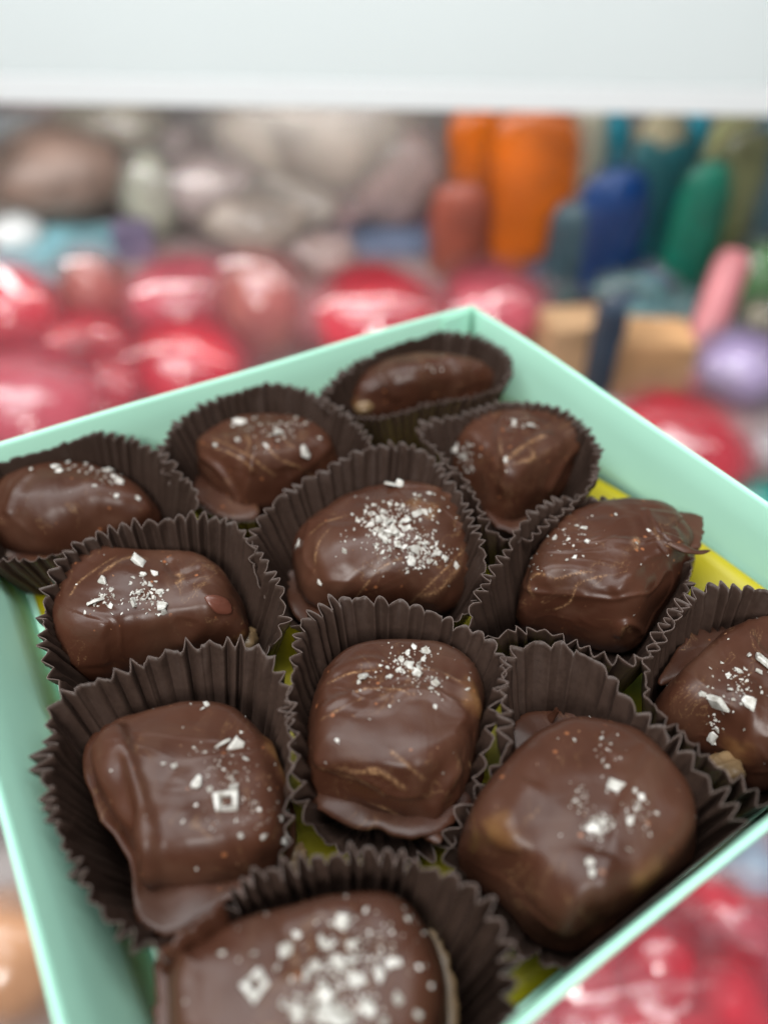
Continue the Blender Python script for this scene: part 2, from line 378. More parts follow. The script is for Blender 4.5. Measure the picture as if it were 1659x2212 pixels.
def smooth_line(pts, n=8):
    P = np.array(pts, float)
    if len(P) < 3: return P
    E = np.vstack([2*P[0]-P[1], P, 2*P[-1]-P[-2]]); out = []
    for i in range(1, len(E)-2):
        p0, p1, p2, p3 = E[i-1:i+3]
        for t in np.linspace(0, 1, n, endpoint=False):
            out.append(.5*((2*p1)+(-p0+p2)*t+(2*p0-5*p1+4*p2-p3)*t*t+(-p0+3*p1-3*p2+p3)*t**3))
    out.append(E[-2]); return np.array(out)
CANDY = {}
NU_, NV_ = 330, 156
def grid_normals(V, nu, nv):
    G = V.reshape(nv, nu, 3)
    du = np.roll(G, -1, 1)-np.roll(G, 1, 1); dv = np.gradient(G, axis=0)
    n = np.cross(du, dv); n /= (np.linalg.norm(n, axis=2)[..., None]+1e-12)
    return n.reshape(-1, 3)
def make_candy(key, outline, label, zmap=.011, zmid=.0066, top=.023, ex=.58, ez=.62, tilt=(0, 0), feats=(), seed=1, lump=.0007, swirl=.00007, swdir=(1, .2), ripple=.0004, flat=True, lift=0.):
    W = np.array([onz(x, y, zmap)[:2] for x, y in outline])
    n = 360; R, L = periodic(W, n)
    c = R.mean(0); d = R-c; ang = np.arctan2(d[:, 1], d[:, 0]); rad = np.hypot(d[:, 0], d[:, 1])
    o_ = np.argsort(ang); th = np.linspace(-np.pi, np.pi, NU_, endpoint=False)
    rr = np.interp(th, np.concatenate([ang[o_]-2*np.pi, ang[o_], ang[o_]+2*np.pi]), np.tile(rad[o_], 3))
    f = np.fft.rfft(rr); f[22:] = 0; f[9:22] *= np.linspace(1, .2, 13); rr = np.fft.irfft(f, NU_)
    if flat:
        pf = [(0.001, 0), (.45, 0), (.76, .0), (.88, .03), (.965, .12), (1, .27), (.985, .45), (.95, .62), (.905, .76), (.85, .87), (.76, .945), (.62, .98), (.42, 1.0), (.2, 1.02), (0.001, 1.03)]
    else:
        pf = [(0.001, 0), (.45, 0), (.72, .0), (.86, .05), (.96, .17), (1, .33), (.985, .5), (.93, .67), (.84, .80), (.71, .895), (.54, .965), (.36, 1.0), (.18, 1.02), (0.001, 1.025)]
    pq = smooth_line(pf, 12); L1 = np.concatenate([[0], np.cumsum(np.hypot(np.diff(pq[:, 0]), np.diff(pq[:, 1])*1.1))]); tt = np.linspace(0, L1[-1], NV_)
    pr_ = np.maximum(np.interp(tt, L1, pq[:, 0]), .001); pz_ = np.interp(tt, L1, pq[:, 1])
    V = np.zeros((NV_, NU_, 3)); zb = .0013
    for j in range(NV_):
        V[j, :, 0] = c[0]+np.cos(th)*rr*pr_[j]; V[j, :, 1] = c[1]+np.sin(th)*rr*pr_[j]; V[j, :, 2] = zb+lift+pz_[j]*(top-.0032-zb)
    # settle the lump where the photograph shows it: its extent seen from the lens matches the traced outline
    ox0, ox1 = min(o[0] for o in outline), max(o[0] for o in outline); oy0, oy1 = min(o[1] for o in outline), max(o[1] for o in outline)
    for _ in range(5):
        X, Y, Z = V[..., 0], V[..., 1], V[..., 2]-CAMZ; dp = Y*ct-Z*st
        px = 829.5+FPX*X/dp; py = 1106-FPX*(Y*st+Z*ct)/dp
        sx = (ox1-ox0)/(px.max()-px.min()); sy = (oy1-oy0)/(py.max()-py.min()); mpp = depth(np.array([c[0], c[1], .01]))/FPX
        dx = ((ox0+ox1)-(px.max()+px.min()))/2*mpp; dy = -((oy0+oy1)-(py.max()+py.min()))/2*mpp*1.25
        V[..., 0] = c[0]+(X-c[0])*sx+dx; V[..., 1] = c[1]+(V[..., 1]-c[1])*sy+dy; c = c+np.array([dx, dy])
    V = V.reshape(-1, 3)
    up = sm(V[:, 2], zmid-.002, top-.004)
    V[:, 2] += up*((V[:, 0]-c[0])*tilt[0]+(V[:, 1]-c[1])*tilt[1])
    F = grid_faces(NU_, NV_)
    Nn = grid_normals(V, NU_, NV_)
    ctr = np.array([c[0], c[1], zmid])
    if np.mean(np.sum(Nn*(V-ctr), 1)) < 0: Nn = -Nn; F = [q[::-1] for q in F]
    lo = sm(V[:, 2], .002, .008)
    S = np.array([seed*3.1, seed*1.7, seed*2.3])
    V = V+Nn*(lump*fbm(V*70+S, 3)*lo)[:, None]
    bvh = BVHTree.FromPolygons(V.tolist(), F)
    nut = np.zeros(len(V)); bloom = np.zeros(len(V)); disp = np.zeros(len(V))
    # flowing swirl relief
    a, b = swdir; Wp = V+.006*np.stack([fbm(V*60+S, 2), fbm(V*60+S+9, 2), 0*V[:, 0]], 1)
    s = (Wp[:, 0]*a+Wp[:, 1]*b)
    q = np.stack([s*420, (Wp[:, 0]*-b+Wp[:, 1]*a)*60, V[:, 2]*200], 1)
    disp += swirl*fbm(q+S, 2)*lo*sm(fbm(V*55-S, 2), -.5, .5)
    rq = np.stack([s*95, (Wp[:, 0]*-b+Wp[:, 1]*a)*26, V[:, 2]*60], 1)+S*1.7
    rn = 1-np.abs(fbm(rq, 2)); disp += ripple*np.clip((rn-.80)/.20, 0, 1)**1.6*lo*sm(fbm(V*48+S*2, 2), -.25, .35)
    rn2 = 1-np.abs(fbm(rq*2.3+5, 2)); disp += ripple*.35*np.clip((rn2-.82)/.18, 0, 1)**1.5*lo*sm(fbm(V*60-S*2, 2), -.1, .4)
    Nn = grid_normals(V, NU_, NV_)
    if np.mean(np.sum(Nn*(V-ctr), 1)) < 0: Nn = -Nn
    for ft in feats:
        kind, pts, amp, wd = ft[0], ft[1], ft[2]/1000, ft[3]/1000
        P3 = []
        for x, y in (smooth_line(pts) if len(pts) > 1 else pts):
            h = cast(bvh, x, y)[0]
            if h is not None: P3.append(h)
        if not P3: continue
        if kind in ('bump', 'nut'):
            P = P3[0]; D = V-P
            if len(pts) > 1: dist, _, _ = poly_dist(V, np.array(P3))
            else: dist = np.linalg.norm(D, axis=1)
            disp += amp*np.exp(-(dist/wd)**2)
            if kind == 'nut': nut = np.maximum(nut, (1-sm(dist+.0012*fbm(V*350+S, 2), wd*.25, wd*1.35))*.45)
            continue
        if len(P3) < 2: continue
        dist, sg, par = poly_dist(V, np.array(P3))
        ends = sm(par, 0, .12)*(1-sm(par, .88, 1)) if kind != 'edge' else 1
        if kind == 'streak': bloom = np.maximum(bloom, ends*np.exp(-(dist/wd)**2)*np.clip(.75+fbm(V*500+S, 2), .1, 1)); disp += amp*np.exp(-(dist/wd)**2); continue
        if kind == 'ridge': disp += amp*np.exp(-(dist/wd)**2)*ends
        elif kind in ('step', 'edge'):
            sd_ = dist*sg; L_ = (ft[4] if len(ft) > 4 else 8)/1000
            disp += amp*(.5+.5*np.tanh(sd_/wd))*np.exp(-np.clip(sd_, 0, None)/L_)*np.where(sd_ > -3*wd, 1, 0)*ends
    V = V+Nn*disp[:, None]
    V[:, 2] = np.maximum(V[:, 2], .0011); V = inside(V, .0012)
    me = mesh('chocolate', V, F, CHOC, None, True, (c[0], c[1], .0011))
    at = me.data.attributes.new('nut', 'FLOAT', 'POINT'); at.data.foreach_set('value', nut.astype(np.float32))
    at = me.data.attributes.new('bloom', 'FLOAT', 'POINT'); at.data.foreach_set('value', bloom.astype(np.float32))
    tag(me, label, 'chocolate', 'salted chocolates in the mint box')
    bvh = BVHTree.FromPolygons(V.tolist(), F)
    CANDY[key] = (me, bvh, c); return me
def foot(key, outline, z0, z1=None, thick=.0011, seed=1, curl=0., mat=None, name='chocolate_foot', wav=.0007):
    """thin irregular chocolate skirt: polygon outline in plan, gently warped sheet with rounded edge"""
    me, bvh, c = CANDY[key]; n = 90; z1 = z0 if z1 is None else z1
    pts = []
    for i, p in enumerate(outline):
        z = p[2]/1000 if len(p) > 2 else z0
        q = onz(p[0], p[1], z); pts.append((q[0], q[1], z))
    R, L = periodic(pts, n); cc = R.mean(0)
    r = fbm(np.stack([np.arange(n)*.35, np.full(n, seed*5.), np.zeros(n)], 1), 2)*.0004
    d = R[:, :2]-cc[:2]; ln = np.linalg.norm(d, axis=1)[:, None]; R[:, :2] += d/ln*r[:, None]
    prof = [(0, .5), (.3, .5), (.6, .5), (.8, .5), (.92, .48), (.985, .3), (1., 0), (.985, -.3), (.92, -.48), (.6, -.5), (0, -.5)]
    V = []
    for fr, zo in prof:
        Q = cc+(R-cc)*fr; Q = Q.copy()
        wv = wav*fbm(np.column_stack([Q[:, 0]*130, Q[:, 1]*130, np.full(n, seed*3.)]), 2)
        Q[:, 2] += wv + zo*thick + curl*sm(np.full(n, fr), .6, 1)
        V.append(Q)
    V = np.vstack(V)
    F = grid_faces(n, len(prof))
    o = mesh(name, V, [f[::-1] for f in F], mat or CHOC, me, True, cc); return o
def nutpart(key, x, y, z, sx, sy, sz, rot=0, seed=1):
    me, bvh, c = CANDY[key]; q = onz(x, y, z); nu, nv = 40, 20
    th = np.linspace(0, 2*np.pi, nu, endpoint=False); la = np.linspace(-np.pi/2, np.pi/2, nv); V = []
    for l in la:
        for t in th: V.append((math.cos(t)*math.cos(l), math.sin(t)*math.cos(l), math.sin(l)))
    V = np.array(V); V *= (1+.12*fbm(V*2.2+seed*4, 2)+.05*np.cos(V[:, 1]*11))[:, None]
    V *= np.array([sx, sy, sz])/1000; cr, sr = math.cos(rot), math.sin(rot)
    V = np.column_stack([V[:, 0]*cr-V[:, 1]*sr, V[:, 0]*sr+V[:, 1]*cr, V[:, 2]])+q
    return mesh('pecan_piece', V, grid_faces(nu, nv), NUT, me, True, q)
def drip(key, pts, r0, r1, mat=None, flat=.5, name='chocolate_drip'):
    """tapered flattened tongue of chocolate through px/z points"""
    me, bvh, c = CANDY[key]
    P = smooth_line([onz(x, y, z/1000) for x, y, z in pts], 8); n = len(P); k = 12; V = []
    for i in range(n):
        t = i/(n-1); T = P[min(i+1, n-1)]-P[max(i-1, 0)]; T /= np.linalg.norm(T)+1e-9
        s = np.cross(T, [0, 0, 1]); s /= np.linalg.norm(s)+1e-9; u = np.cross(s, T)
        r = (r0+(r1-r0)*t)/1000*(1+.10*math.sin(i*.5)); r *= max(.15, math.sqrt(max(0, 1-(max(0, t-.9)/.1)**2)))
        for j in range(k):
            a = 2*math.pi*j/k; V.append(P[i]+s*math.cos(a)*r+u*math.sin(a)*r*flat)
    F = grid_faces(k, n); F += [tuple(range(k)), tuple((n-1)*k+j for j in reversed(range(k)))]
    return mesh(name, V, F, mat or CHOC, me, True, P[0])
def curl_sheet(key, pts_a, pts_b, thick=.0008, name='chocolate_curl'):
    """raised thin fin between two lines given as (px,py,z mm)"""
    me, bvh, c = CANDY[key]
    A = smooth_line([onz(x, y, z/1000) for x, y, z in pts_a], 8); B = smooth_line([onz(x, y, z/1000) for x, y, z in pts_b], 8)
    n = len(A); nr = 7; V = []
    for side in (0, 1):
        for r in range(nr):
            t = r/(nr-1)
            for i in range(n):
                p = A[i]*(1-t)+B[i]*t; T = A[min(i+1, n-1)]-A[max(i-1, 0)]; nn = np.cross(T, B[i]-A[i]); nn /= np.linalg.norm(nn)+1e-9
                th_ = thick*(1-.75*t)*(.5 if side else -.5)
                p = p+nn*(th_+.0006*math.sin(math.pi*t)+.0003*math.sin(i*.9+t*3)); V.append(p)
    F = []
    m = nr*n
    for r in range(nr-1):
        for i in range(n-1):
            a = r*n+i; F.append((a, a+1, a+n+1, a+n)); F.append((m+a+n, m+a+n+1, m+a+1, m+a))
    for i in range(n-1):
        a = (nr-1)*n+i; F.append((a, a+1, m+a+1, m+a)); a = i; F.append((m+a, m+a+1, a+1, a))
    for r in range(nr-1):
        a = r*n; F.append((a, a+n, m+a+n, m+a)); a = r*n+n-1; F.append((m+a, m+a+n, a+n, a))
    return mesh(name, V, F, CHOC, me, True, A[0])
make_candy(1, [(752,882),(755,845),(790,812),(840,785),(900,765),(960,762),(1010,772),(1050,790),(1068,808),(1050,830),(990,852),(930,872),(880,892),(800,905),(765,902)],
  'smallest, glossy reddish brown chocolate lying in the cup at the far corner', zmap=.016, top=.0195, ex=.7, ez=.8, seed=1, swdir=(1, .5),
  ripple=0.0003, flat=False, lift=.006, feats=[('ridge', [(815,800),(835,830),(860,870)], .7, 1.2), ('step', [(960,765),(985,800),(990,850)], .8, .6, 6), ('nut', [(775,880)], .8, 3.2), ('bump', [(900,800)], 1.0, 5)])
make_candy(2, [(415,1000),(425,965),(470,930),(520,905),(580,895),(650,893),(700,912),(730,945),(742,985),(735,1020),(690,1050),(640,1078),(590,1098),(545,1112),(505,1112),(450,1065)],
  'chocolate with a sharp diagonal crease, second cup along the back left wall', seed=2, ex=.5, ez=.55, swdir=(.3, 1), swirl=.00010, tilt=(0, -.05),
  feats=[('step', [(590,925),(545,985),(530,1040),(515,1110)], 1.7, .5, 7), ('ridge', [(560,912),(540,960),(545,1030)], .5, 1), ('ridge', [(620,1040),(660,1010),(720,960)], .5, 1.4), ('streak', [(440,960),(500,980),(560,1020)], .05, .25), ('streak', [(455,945),(520,975),(600,1030)], .05, .22), ('streak', [(570,960),(600,990),(650,1010),(690,1040)], .06, .25), ('streak', [(535,940),(540,960),(530,985)], .06, .25), ('streak', [(600,930),(620,960),(660,980)], .05, .2), ('ridge', [(425,975),(470,1010),(500,1050),(520,1100)], 1.0, 1.1)])
make_candy(3, [(-10,1050),(30,1020),(80,1005),(150,995),(230,1000),(290,1025),(330,1060),(352,1100),(340,1130),(300,1150),(240,1163),(170,1190),(110,1212),(40,1210),(-20,1190),(-45,1120)],
  'smooth rounded chocolate in the leftmost cup with salt along its far edge', seed=3, lump=.0006, swirl=.00005,
  ripple=0.00015, flat=False, feats=[('bump', [(90,1040)], .8, 7), ('ridge', [(15,1120),(35,1060),(80,1020)], .5, 1.2), ('ridge', [(200,1150),(280,1125),(340,1085)], .5, 2.5)])
make_candy(4, [(985,930),(1030,885),(1080,868),(1130,868),(1180,885),(1230,910),(1262,940),(1266,965),(1245,1010),(1220,1050),(1180,1090),(1140,1130),(1110,1140),(1060,1110),(1030,1060),(990,1010),(970,975)],
  'chocolate with a pointed right corner and an S-shaped crease, against the back right wall', seed=4, top=.025, ex=.55, ez=.6, swdir=(.8, -.6), swirl=.00010,
  feats=[('step', [(1140,880),(1085,900),(1070,950),(1085,1010),(1070,1070)], 1.1, .5, 7), ('bump', [(1245,950)], 1.8, 3), ('ridge', [(1180,1070),(1210,1010),(1245,960)], .9, 1.8), ('streak', [(1095,1000),(1110,985),(1150,955),(1190,940)], .08, .45), ('streak', [(1100,1010),(1150,990),(1140,960)], .08, .5), ('streak', [(1080,950),(1085,990),(1100,1010)], .06, .3), ('ridge', [(1080,1000),(1110,985),(1150,950),(1200,935)], .4, 1.)])
make_candy(5, [(632,1190),(645,1150),(700,1105),(770,1065),(840,1043),(920,1045),(980,1065),(1020,1110),(1040,1180),(1040,1240),(1010,1290),(970,1320),(900,1325),(800,1335),(720,1330),(665,1310),(640,1260)],
  'round chocolate in the middle heaped with a big patch of fine white salt', seed=5, top=.025, ex=.66, ez=.72, swdir=(1, .7), swirl=.00009,
  ripple=0.0003, flat=False, feats=[('nut', [(905,1092),(930,1100)], .9, 2.6), ('ridge', [(830,1050),(930,1055),(985,1080),(1005,1125),(985,1150)], .75, .9), ('step', [(690,1130),(680,1190),(700,1250),(730,1310)], .9, 1.2, 9), ('ridge', [(720,1290),(790,1220),(860,1180),(990,1120)], .2, 1.2), ('streak', [(665,1160),(700,1130),(760,1110)], .05, .25), ('streak', [(680,1240),(690,1180),(720,1140)], .05, .25), ('streak', [(900,1290),(950,1270),(1000,1210)], .05, .5), ('streak', [(760,1300),(820,1230),(880,1200)], .05, .2), ('streak', [(880,1310),(940,1250),(1010,1180)], .04, .2), ('ridge', [(1000,1220),(960,1260),(920,1310)], .5, 2)])
make_candy(6, [(1115,1280),(1122,1240),(1150,1180),(1190,1125),(1250,1090),(1330,1078),(1400,1082),(1440,1100),(1475,1150),(1500,1192),(1490,1240),(1460,1300),(1420,1370),(1392,1410),(1340,1410),(1260,1388),(1180,1362),(1122,1350)],
  'squarish smooth chocolate on the right with a thin curled lip at its right', seed=6, top=.026, ex=.5, ez=.55, swdir=(.2, 1), swirl=.00006,
  feats=[('step', [(1385,1095),(1400,1130),(1425,1165),(1480,1190)], 1.5, .45, 6), ('ridge', [(1320,1290),(1360,1240),(1400,1200),(1430,1185)], .7, 1.6), ('ridge', [(1150,1290),(1150,1240),(1200,1225),(1280,1230)], .35, 1.1), ('ridge', [(1330,1380),(1350,1345),(1380,1360),(1392,1400)], .8, .8), ('bump', [(1400,1220)], -1.1, 4), ('streak', [(1155,1300),(1145,1260),(1165,1240),(1200,1250),(1240,1240),(1290,1232)], .05, .28), ('streak', [(1190,1320),(1230,1300),(1250,1260),(1320,1240)], .04, .22), ('streak', [(1355,1190),(1375,1165),(1372,1190)], .06, .5), ('streak', [(1340,1380),(1350,1350),(1365,1370)], .08, .4), ('streak', [(1400,1130),(1420,1165),(1460,1190)], .06, .25)])
make_candy(7, [(108,1400),(116,1290),(128,1240),(170,1200),(240,1182),(290,1186),(340,1194),(400,1187),(460,1200),(505,1230),(530,1270),(538,1340),(530,1385),(480,1410),(400,1422),(300,1442),(200,1470),(140,1478),(115,1450)],
  'wide chocolate beside the left wall with one big oval salt flake near its far edge', seed=7, top=.024, ex=.5, ez=.58, swdir=(.5, 1), swirl=.00006,
  ripple=0.0003, feats=[('bump', [(280,1230)], 1.0, 5.5), ('bump', [(440,1240)], .8, 5), ('ridge', [(360,1205),(385,1240),(440,1230)], -.7, 1.2), ('ridge', [(420,1260),(450,1310),(430,1370),(370,1400)], .5, 1.8), ('nut', [(522,1372)], .4, 2.), ('streak', [(210,1245),(280,1210),(330,1215)], .05, .5), ('streak', [(150,1290),(180,1250),(260,1200)], .04, .25), ('streak', [(380,1235),(395,1250),(380,1265)], .08, .4), ('step', [(240,1440),(230,1380),(240,1340)], .6, .8, 8)])
make_candy(8, [(1398,1530),(1420,1480),(1480,1420),(1540,1370),(1600,1340),(1659,1330),(1740,1340),(1795,1400),(1795,1550),(1760,1660),(1700,1712),(1640,1705),(1590,1655),(1520,1610),(1450,1590),(1410,1570)],
  'chocolate cut off by the right edge of the photo with large translucent salt flakes', seed=8, top=.024, swdir=(1, .4),
  ripple=0.0004, feats=[('nut', [(1590,1620)], 1.0, 3.0), ('step', [(1415,1480),(1490,1410),(1570,1350)], 1.2, .5, 9), ('ridge', [(1620,1460),(1625,1540),(1610,1620)], .5, 1.2)])
make_candy(9, [(212,1640),(222,1600),(270,1552),(340,1522),(430,1508),(510,1510),(560,1545),(600,1610),(630,1700),(645,1780),(630,1870),(590,1920),(500,1948),(420,1968),(350,1960),(322,1930),(300,1850),(255,1760),(222,1700)],
  'big square chocolate at lower left with a hollow square salt crystal on top', seed=9, top=.026, zmap=.013, ex=.5, ez=.5, swdir=(.2, 1), swirl=.00005,
  ripple=0.00012, feats=[('step', [(262,1560),(276,1595),(307,1694),(338,1797),(346,1899),(356,1950)][::-1], 2.0, .8, 18), ('nut', [(570,1580),(590,1640),(610,1690)], .9, 1.8), ('ridge', [(255,1625),(285,1720),(312,1820),(325,1900)], -1.3, 1.6), ('ridge', [(215,1620),(260,1720),(330,1830),(340,1930)], .5, 1.2)])
make_candy(10, [(665,1590),(682,1500),(712,1430),(760,1392),(830,1378),(920,1382),(990,1405),(1030,1450),(1048,1500),(1042,1600),(1030,1680),(1000,1750),(955,1785),(880,1795),(800,1775),(720,1748),(672,1718),(662,1660)],
  'chocolate in the lower middle with curved tan streaks and salt near its top', seed=10, top=.027, zmap=.013, ex=.58, ez=.62, swdir=(.25, 1), swirl=.00016, lump=.0005,
  feats=[('nut', [(1012,1490),(1030,1530)], .8, 2.1), ('step', [(665,1650),(740,1665),(800,1690),(850,1715),(930,1722)], 1.0, .5, 7), ('ridge', [(930,1790),(940,1740),(960,1700),(1000,1640)], 1.2, 1.8), ('ridge', [(700,1460),(780,1430),(900,1440),(1000,1490)], .3, 1.4), ('ridge', [(680,1540),(760,1500),(800,1480)], .35, 1.2), ('ridge', [(790,1520),(830,1500),(920,1490),(1000,1530)], .3, 1.1), ('ridge', [(670,1640),(800,1640),(900,1660)], .3, 1.), ('streak', [(672,1655),(700,1652),(740,1672),(780,1680),(810,1700),(835,1720)], .12, .32), ('streak', [(735,1650),(760,1660),(800,1662),(830,1668)], .1, .3), ('streak', [(790,1655),(820,1660),(850,1680),(880,1702)], .1, .3), ('streak', [(840,1620),(880,1650),(920,1685)], .08, .2), ('streak', [(790,1730),(840,1750),(860,1765),(820,1772),(760,1778)], .12, .3), ('streak', [(690,1560),(740,1530),(790,1505)], .05, .2), ('streak', [(860,1450),(940,1450),(1000,1480)], .05, .25), ('streak', [(760,1500),(800,1490),(860,1492),(890,1505)], .05, .2), ('streak', [(1010,1640),(1020,1670),(1022,1700)], .08, .25), ('streak', [(700,1480),(760,1455),(820,1450)], .05, .2)])
make_candy(11, [(978,1810),(1000,1740),(1060,1660),(1120,1600),(1190,1558),(1260,1548),(1340,1570),(1400,1620),(1460,1690),(1498,1770),(1503,1840),(1470,1920),(1400,2000),(1310,2050),(1220,2058),(1150,2020),(1100,1950),(1030,1890),(988,1850)],
  'large glossy chocolate at lower right with one big triangular salt flake', seed=11, top=.027, zmap=.012, ex=.55, ez=.6, swdir=(1, .2), swirl=.00005,
  ripple=0.00015, feats=[('nut', [(1085,1795)], .9, 2.8), ('nut', [(1400,1890)], .3, 3.2), ('step', [(1400,1590),(1385,1650),(1340,1730),(1310,1830),(1290,1930),(1310,2010)], .8, .8, 9), ('ridge', [(1210,2020),(1240,1950),(1290,1880),(1300,1840)], .9, 2.2), ('ridge', [(1150,1680),(1110,1760),(1120,1850)], .5, 2), ('step', [(1290,1600),(1340,1640),(1400,1600)], .5, .6, 5), ('bump', [(1220,1990)], .9, 4)])
make_candy(12, [(352,2230),(362,2110),(420,2055),(500,2003),(600,1972),(680,1947),(760,1927),(830,1920),(885,1940),(930,2005),(958,2100),(962,2200),(940,2340),(850,2430),(650,2460),(450,2430),(375,2350)],
  'nearest chocolate at the bottom edge thickly covered in coarse salt flakes', seed=12, top=.027, zmap=.013, ex=.5, ez=.55, swdir=(.4, 1), swirl=.00006,
  ripple=0.0002, feats=[('step', [(420,2230),(405,2120),(430,2070)], .9, .7, 10), ('ridge', [(600,1990),(680,1965),(780,1950)], .5, 2)])
# ledges, fins and nuts
foot(2, [(378,1008),(385,1045),(430,1085),(480,1117),(530,1122),(560,1105),(540,1040),(470,985),(410,985)], .008, seed=2, thick=.0016)
foot(5, [(618,1185),(614,1240),(626,1310),(655,1345),(720,1345),(740,1280),(700,1180),(660,1150)], .0065, seed=5, thick=.0014)
foot(6, [(1440,1110),(1490,1108),(1518,1125),(1516,1165),(1500,1185),(1450,1180),(1420,1140)], .019, seed=6, thick=.0012)
drip(6, [(1425,1150,22),(1450,1172,22.5),(1480,1186,22.5),(1508,1193,22),(1534,1189,22)], 2.0, .3, flat=.4)
foot(9, [(190,1620),(192,1700),(228,1785),(278,1858),(292,1905),(298,1985),(335,2026),(385,2026),(470,1975),(560,1900),(480,1750),(330,1600),(250,1560)], .0125, seed=9, thick=.0012, curl=.0015)
nutpart(9, 320, 1555, .009, 7.5, 3.2, 3.5, .5, 1)
nutpart(9, 630, 1880, .008, 2.2, 4.5, 3.2, -.3, 2)
drip(10, [(880,1725,9),(905,1768,9.5),(930,1798,10),(952,1820,10.5)], 2.6, 1.0, flat=.45)
foot(10, [(662,1650),(664,1720),(720,1765),(800,1792),(900,1812),(970,1790),(1010,1740),(1040,1660),(900,1600),(750,1600)], .0105, seed=10, thick=.0013)
foot(11, [(1100,1590),(1130,1550),(1200,1535),(1260,1535),(1300,1560),(1200,1640),(1110,1700),(1080,1680)], .009, seed=11, thick=.0012)
drip(11, [(1180,1560,9),(1195,1545,11),(1205,1530,13)], 1.2, .5, flat=.4)
nutpart(7, 528, 1385, .0065, 3.2, 3.5, 3, 0, 3)
nutpart(8, 1555, 1672, .010, 4.2, 3.6, 3.2, .4, 4)
nutpart(1, 785, 876, .013, 3, 2.6, 2.2, .2, 5)
foot(8, [(1420,1480),(1450,1420),(1510,1345),(1560,1325),(1580,1345),(1560,1400),(1500,1450)], .0125, seed=8, thick=.0014)
foot(12, [(345,2070),(335,2150),(330,2260),(380,2330),(480,2300),(480,2150),(430,2060)], .017, seed=12, thick=.0016)
curl_sheet(12, [(350,2090,18),(405,2065,18),(455,2035,18),(500,2005,18)], [(338,2065,22),(385,2020,24),(432,1985,25),(480,1943,26)], .0013)
foot(12, [(880,1935),(920,1960),(955,2030),(985,2120),(990,2220),(960,2320),(900,2300),(900,2100)], .008, seed=13, thick=.0014, mat=NUT, name='pecan_piece')
def patch(key, pts, name, mat, h=.0005):
    me, bvh, c = CANDY[key]; P = periodic([tuple(onz(x, y, .02)) for x, y in pts], 28)[0]; out = []
    cx_ = P.mean(0)
    for fr, up in ((1.0, -.1), (.97, .7), (.86, 1), (.5, 1.05), (0.02, 1.1)):
        for p in cx_+(P-cx_)*fr:
            d = (p-CAM)/np.linalg.norm(p-CAM); h_ = bvh.ray_cast(Vector(CAM), Vector(d)); q = np.array(h_[0]) if h_[0] is not None else p
            n_ = np.array(h_[1]) if h_[0] is not None else np.array([0, 0, 1.]); n_ = n_ if n_[2] > 0 else -n_
            out.append(q+n_*h*up)
    return mesh(name, out, grid_faces(28, 5), mat, me, True, out[0])
patch(7, [(442,1291),(462,1286),(488,1294),(500,1312),(499,1326),(478,1327),(462,1320)], 'chocolate_drop', simple('reddish_drop', (.105, .034, .021), .3, .1, 200))
foot(3, [(-45,1130),(-30,1200),(40,1222),(120,1222),(160,1200),(60,1150)], .006, seed=3)
foot(4, [(1030,1060),(1060,1125),(1110,1150),(1150,1135),(1180,1095),(1120,1080)], .006, seed=4)
# ------------------------------------------------------------------ salt
rs = random.Random(11)
def flake_shape(kind, size, r):
    """angular crystal: prism, hollow frame or stepped pyramid; returns verts, faces in local mm-space (z up)"""
    if kind == 'frame':
        V = []; 
        for s, z in ((.5, 0), (.45, .16), (.30, .2), (.21, .01)):
            for k in range(4):
                a = math.pi/4+k*math.pi/2; V.append((math.cos(a)*s*1.3*(1+r.uniform(-.25, .2)), math.sin(a)*s*1.15*(1+r.uniform(-.25, .2)), z*(1+r.uniform(-.25, .25))))
        F = []
        for q in range(3):
            for k in range(4): F.append((q*4+k, q*4+(k+1) % 4, q*4+4+(k+1) % 4, q*4+4+k))
    else:
        n = r.choice((4, 4, 5, 5, 6, 7)); st_ = r.uniform(1., 1.8); V = []; a0 = r.uniform(0, 6.28)
        R = [(a0+6.283*k/n+r.uniform(-.4, .4), r.uniform(.28, .62)) for k in range(n)]
        h = r.uniform(.05, .2); sx = r.uniform(-.05, .05)
        for z, f in ((0, 1), (h*.6, 1.0), (h, r.uniform(.55, .9))):
            for a, q in R: V.append((math.cos(a)*q*f*st_**.5+sx*z, math.sin(a)*q*f/st_**.5, z+r.uniform(-.03, .05)*(z > 0)))
        F = [tuple(range(n))[::-1]]
        for q in range(2):
            for k in range(n): F.append((q*n+k, q*n+(k+1) % n, q*n+n+(k+1) % n, q*n+n+k))
        F.append(tuple(2*n+k for k in range(n)))
    return np.array(V)*size, F
def basis(nrm, r, jit=.25):
    nrm = nrm+np.array([r.gauss(0, jit), r.gauss(0, jit), r.gauss(0, jit)]); nrm /= np.linalg.norm(nrm)
    t = np.cross(nrm, [r.uniform(-1, 1), r.uniform(-1, 1), .3]); t /= np.linalg.norm(t); return np.stack([t, np.cross(nrm, t), nrm], 1)
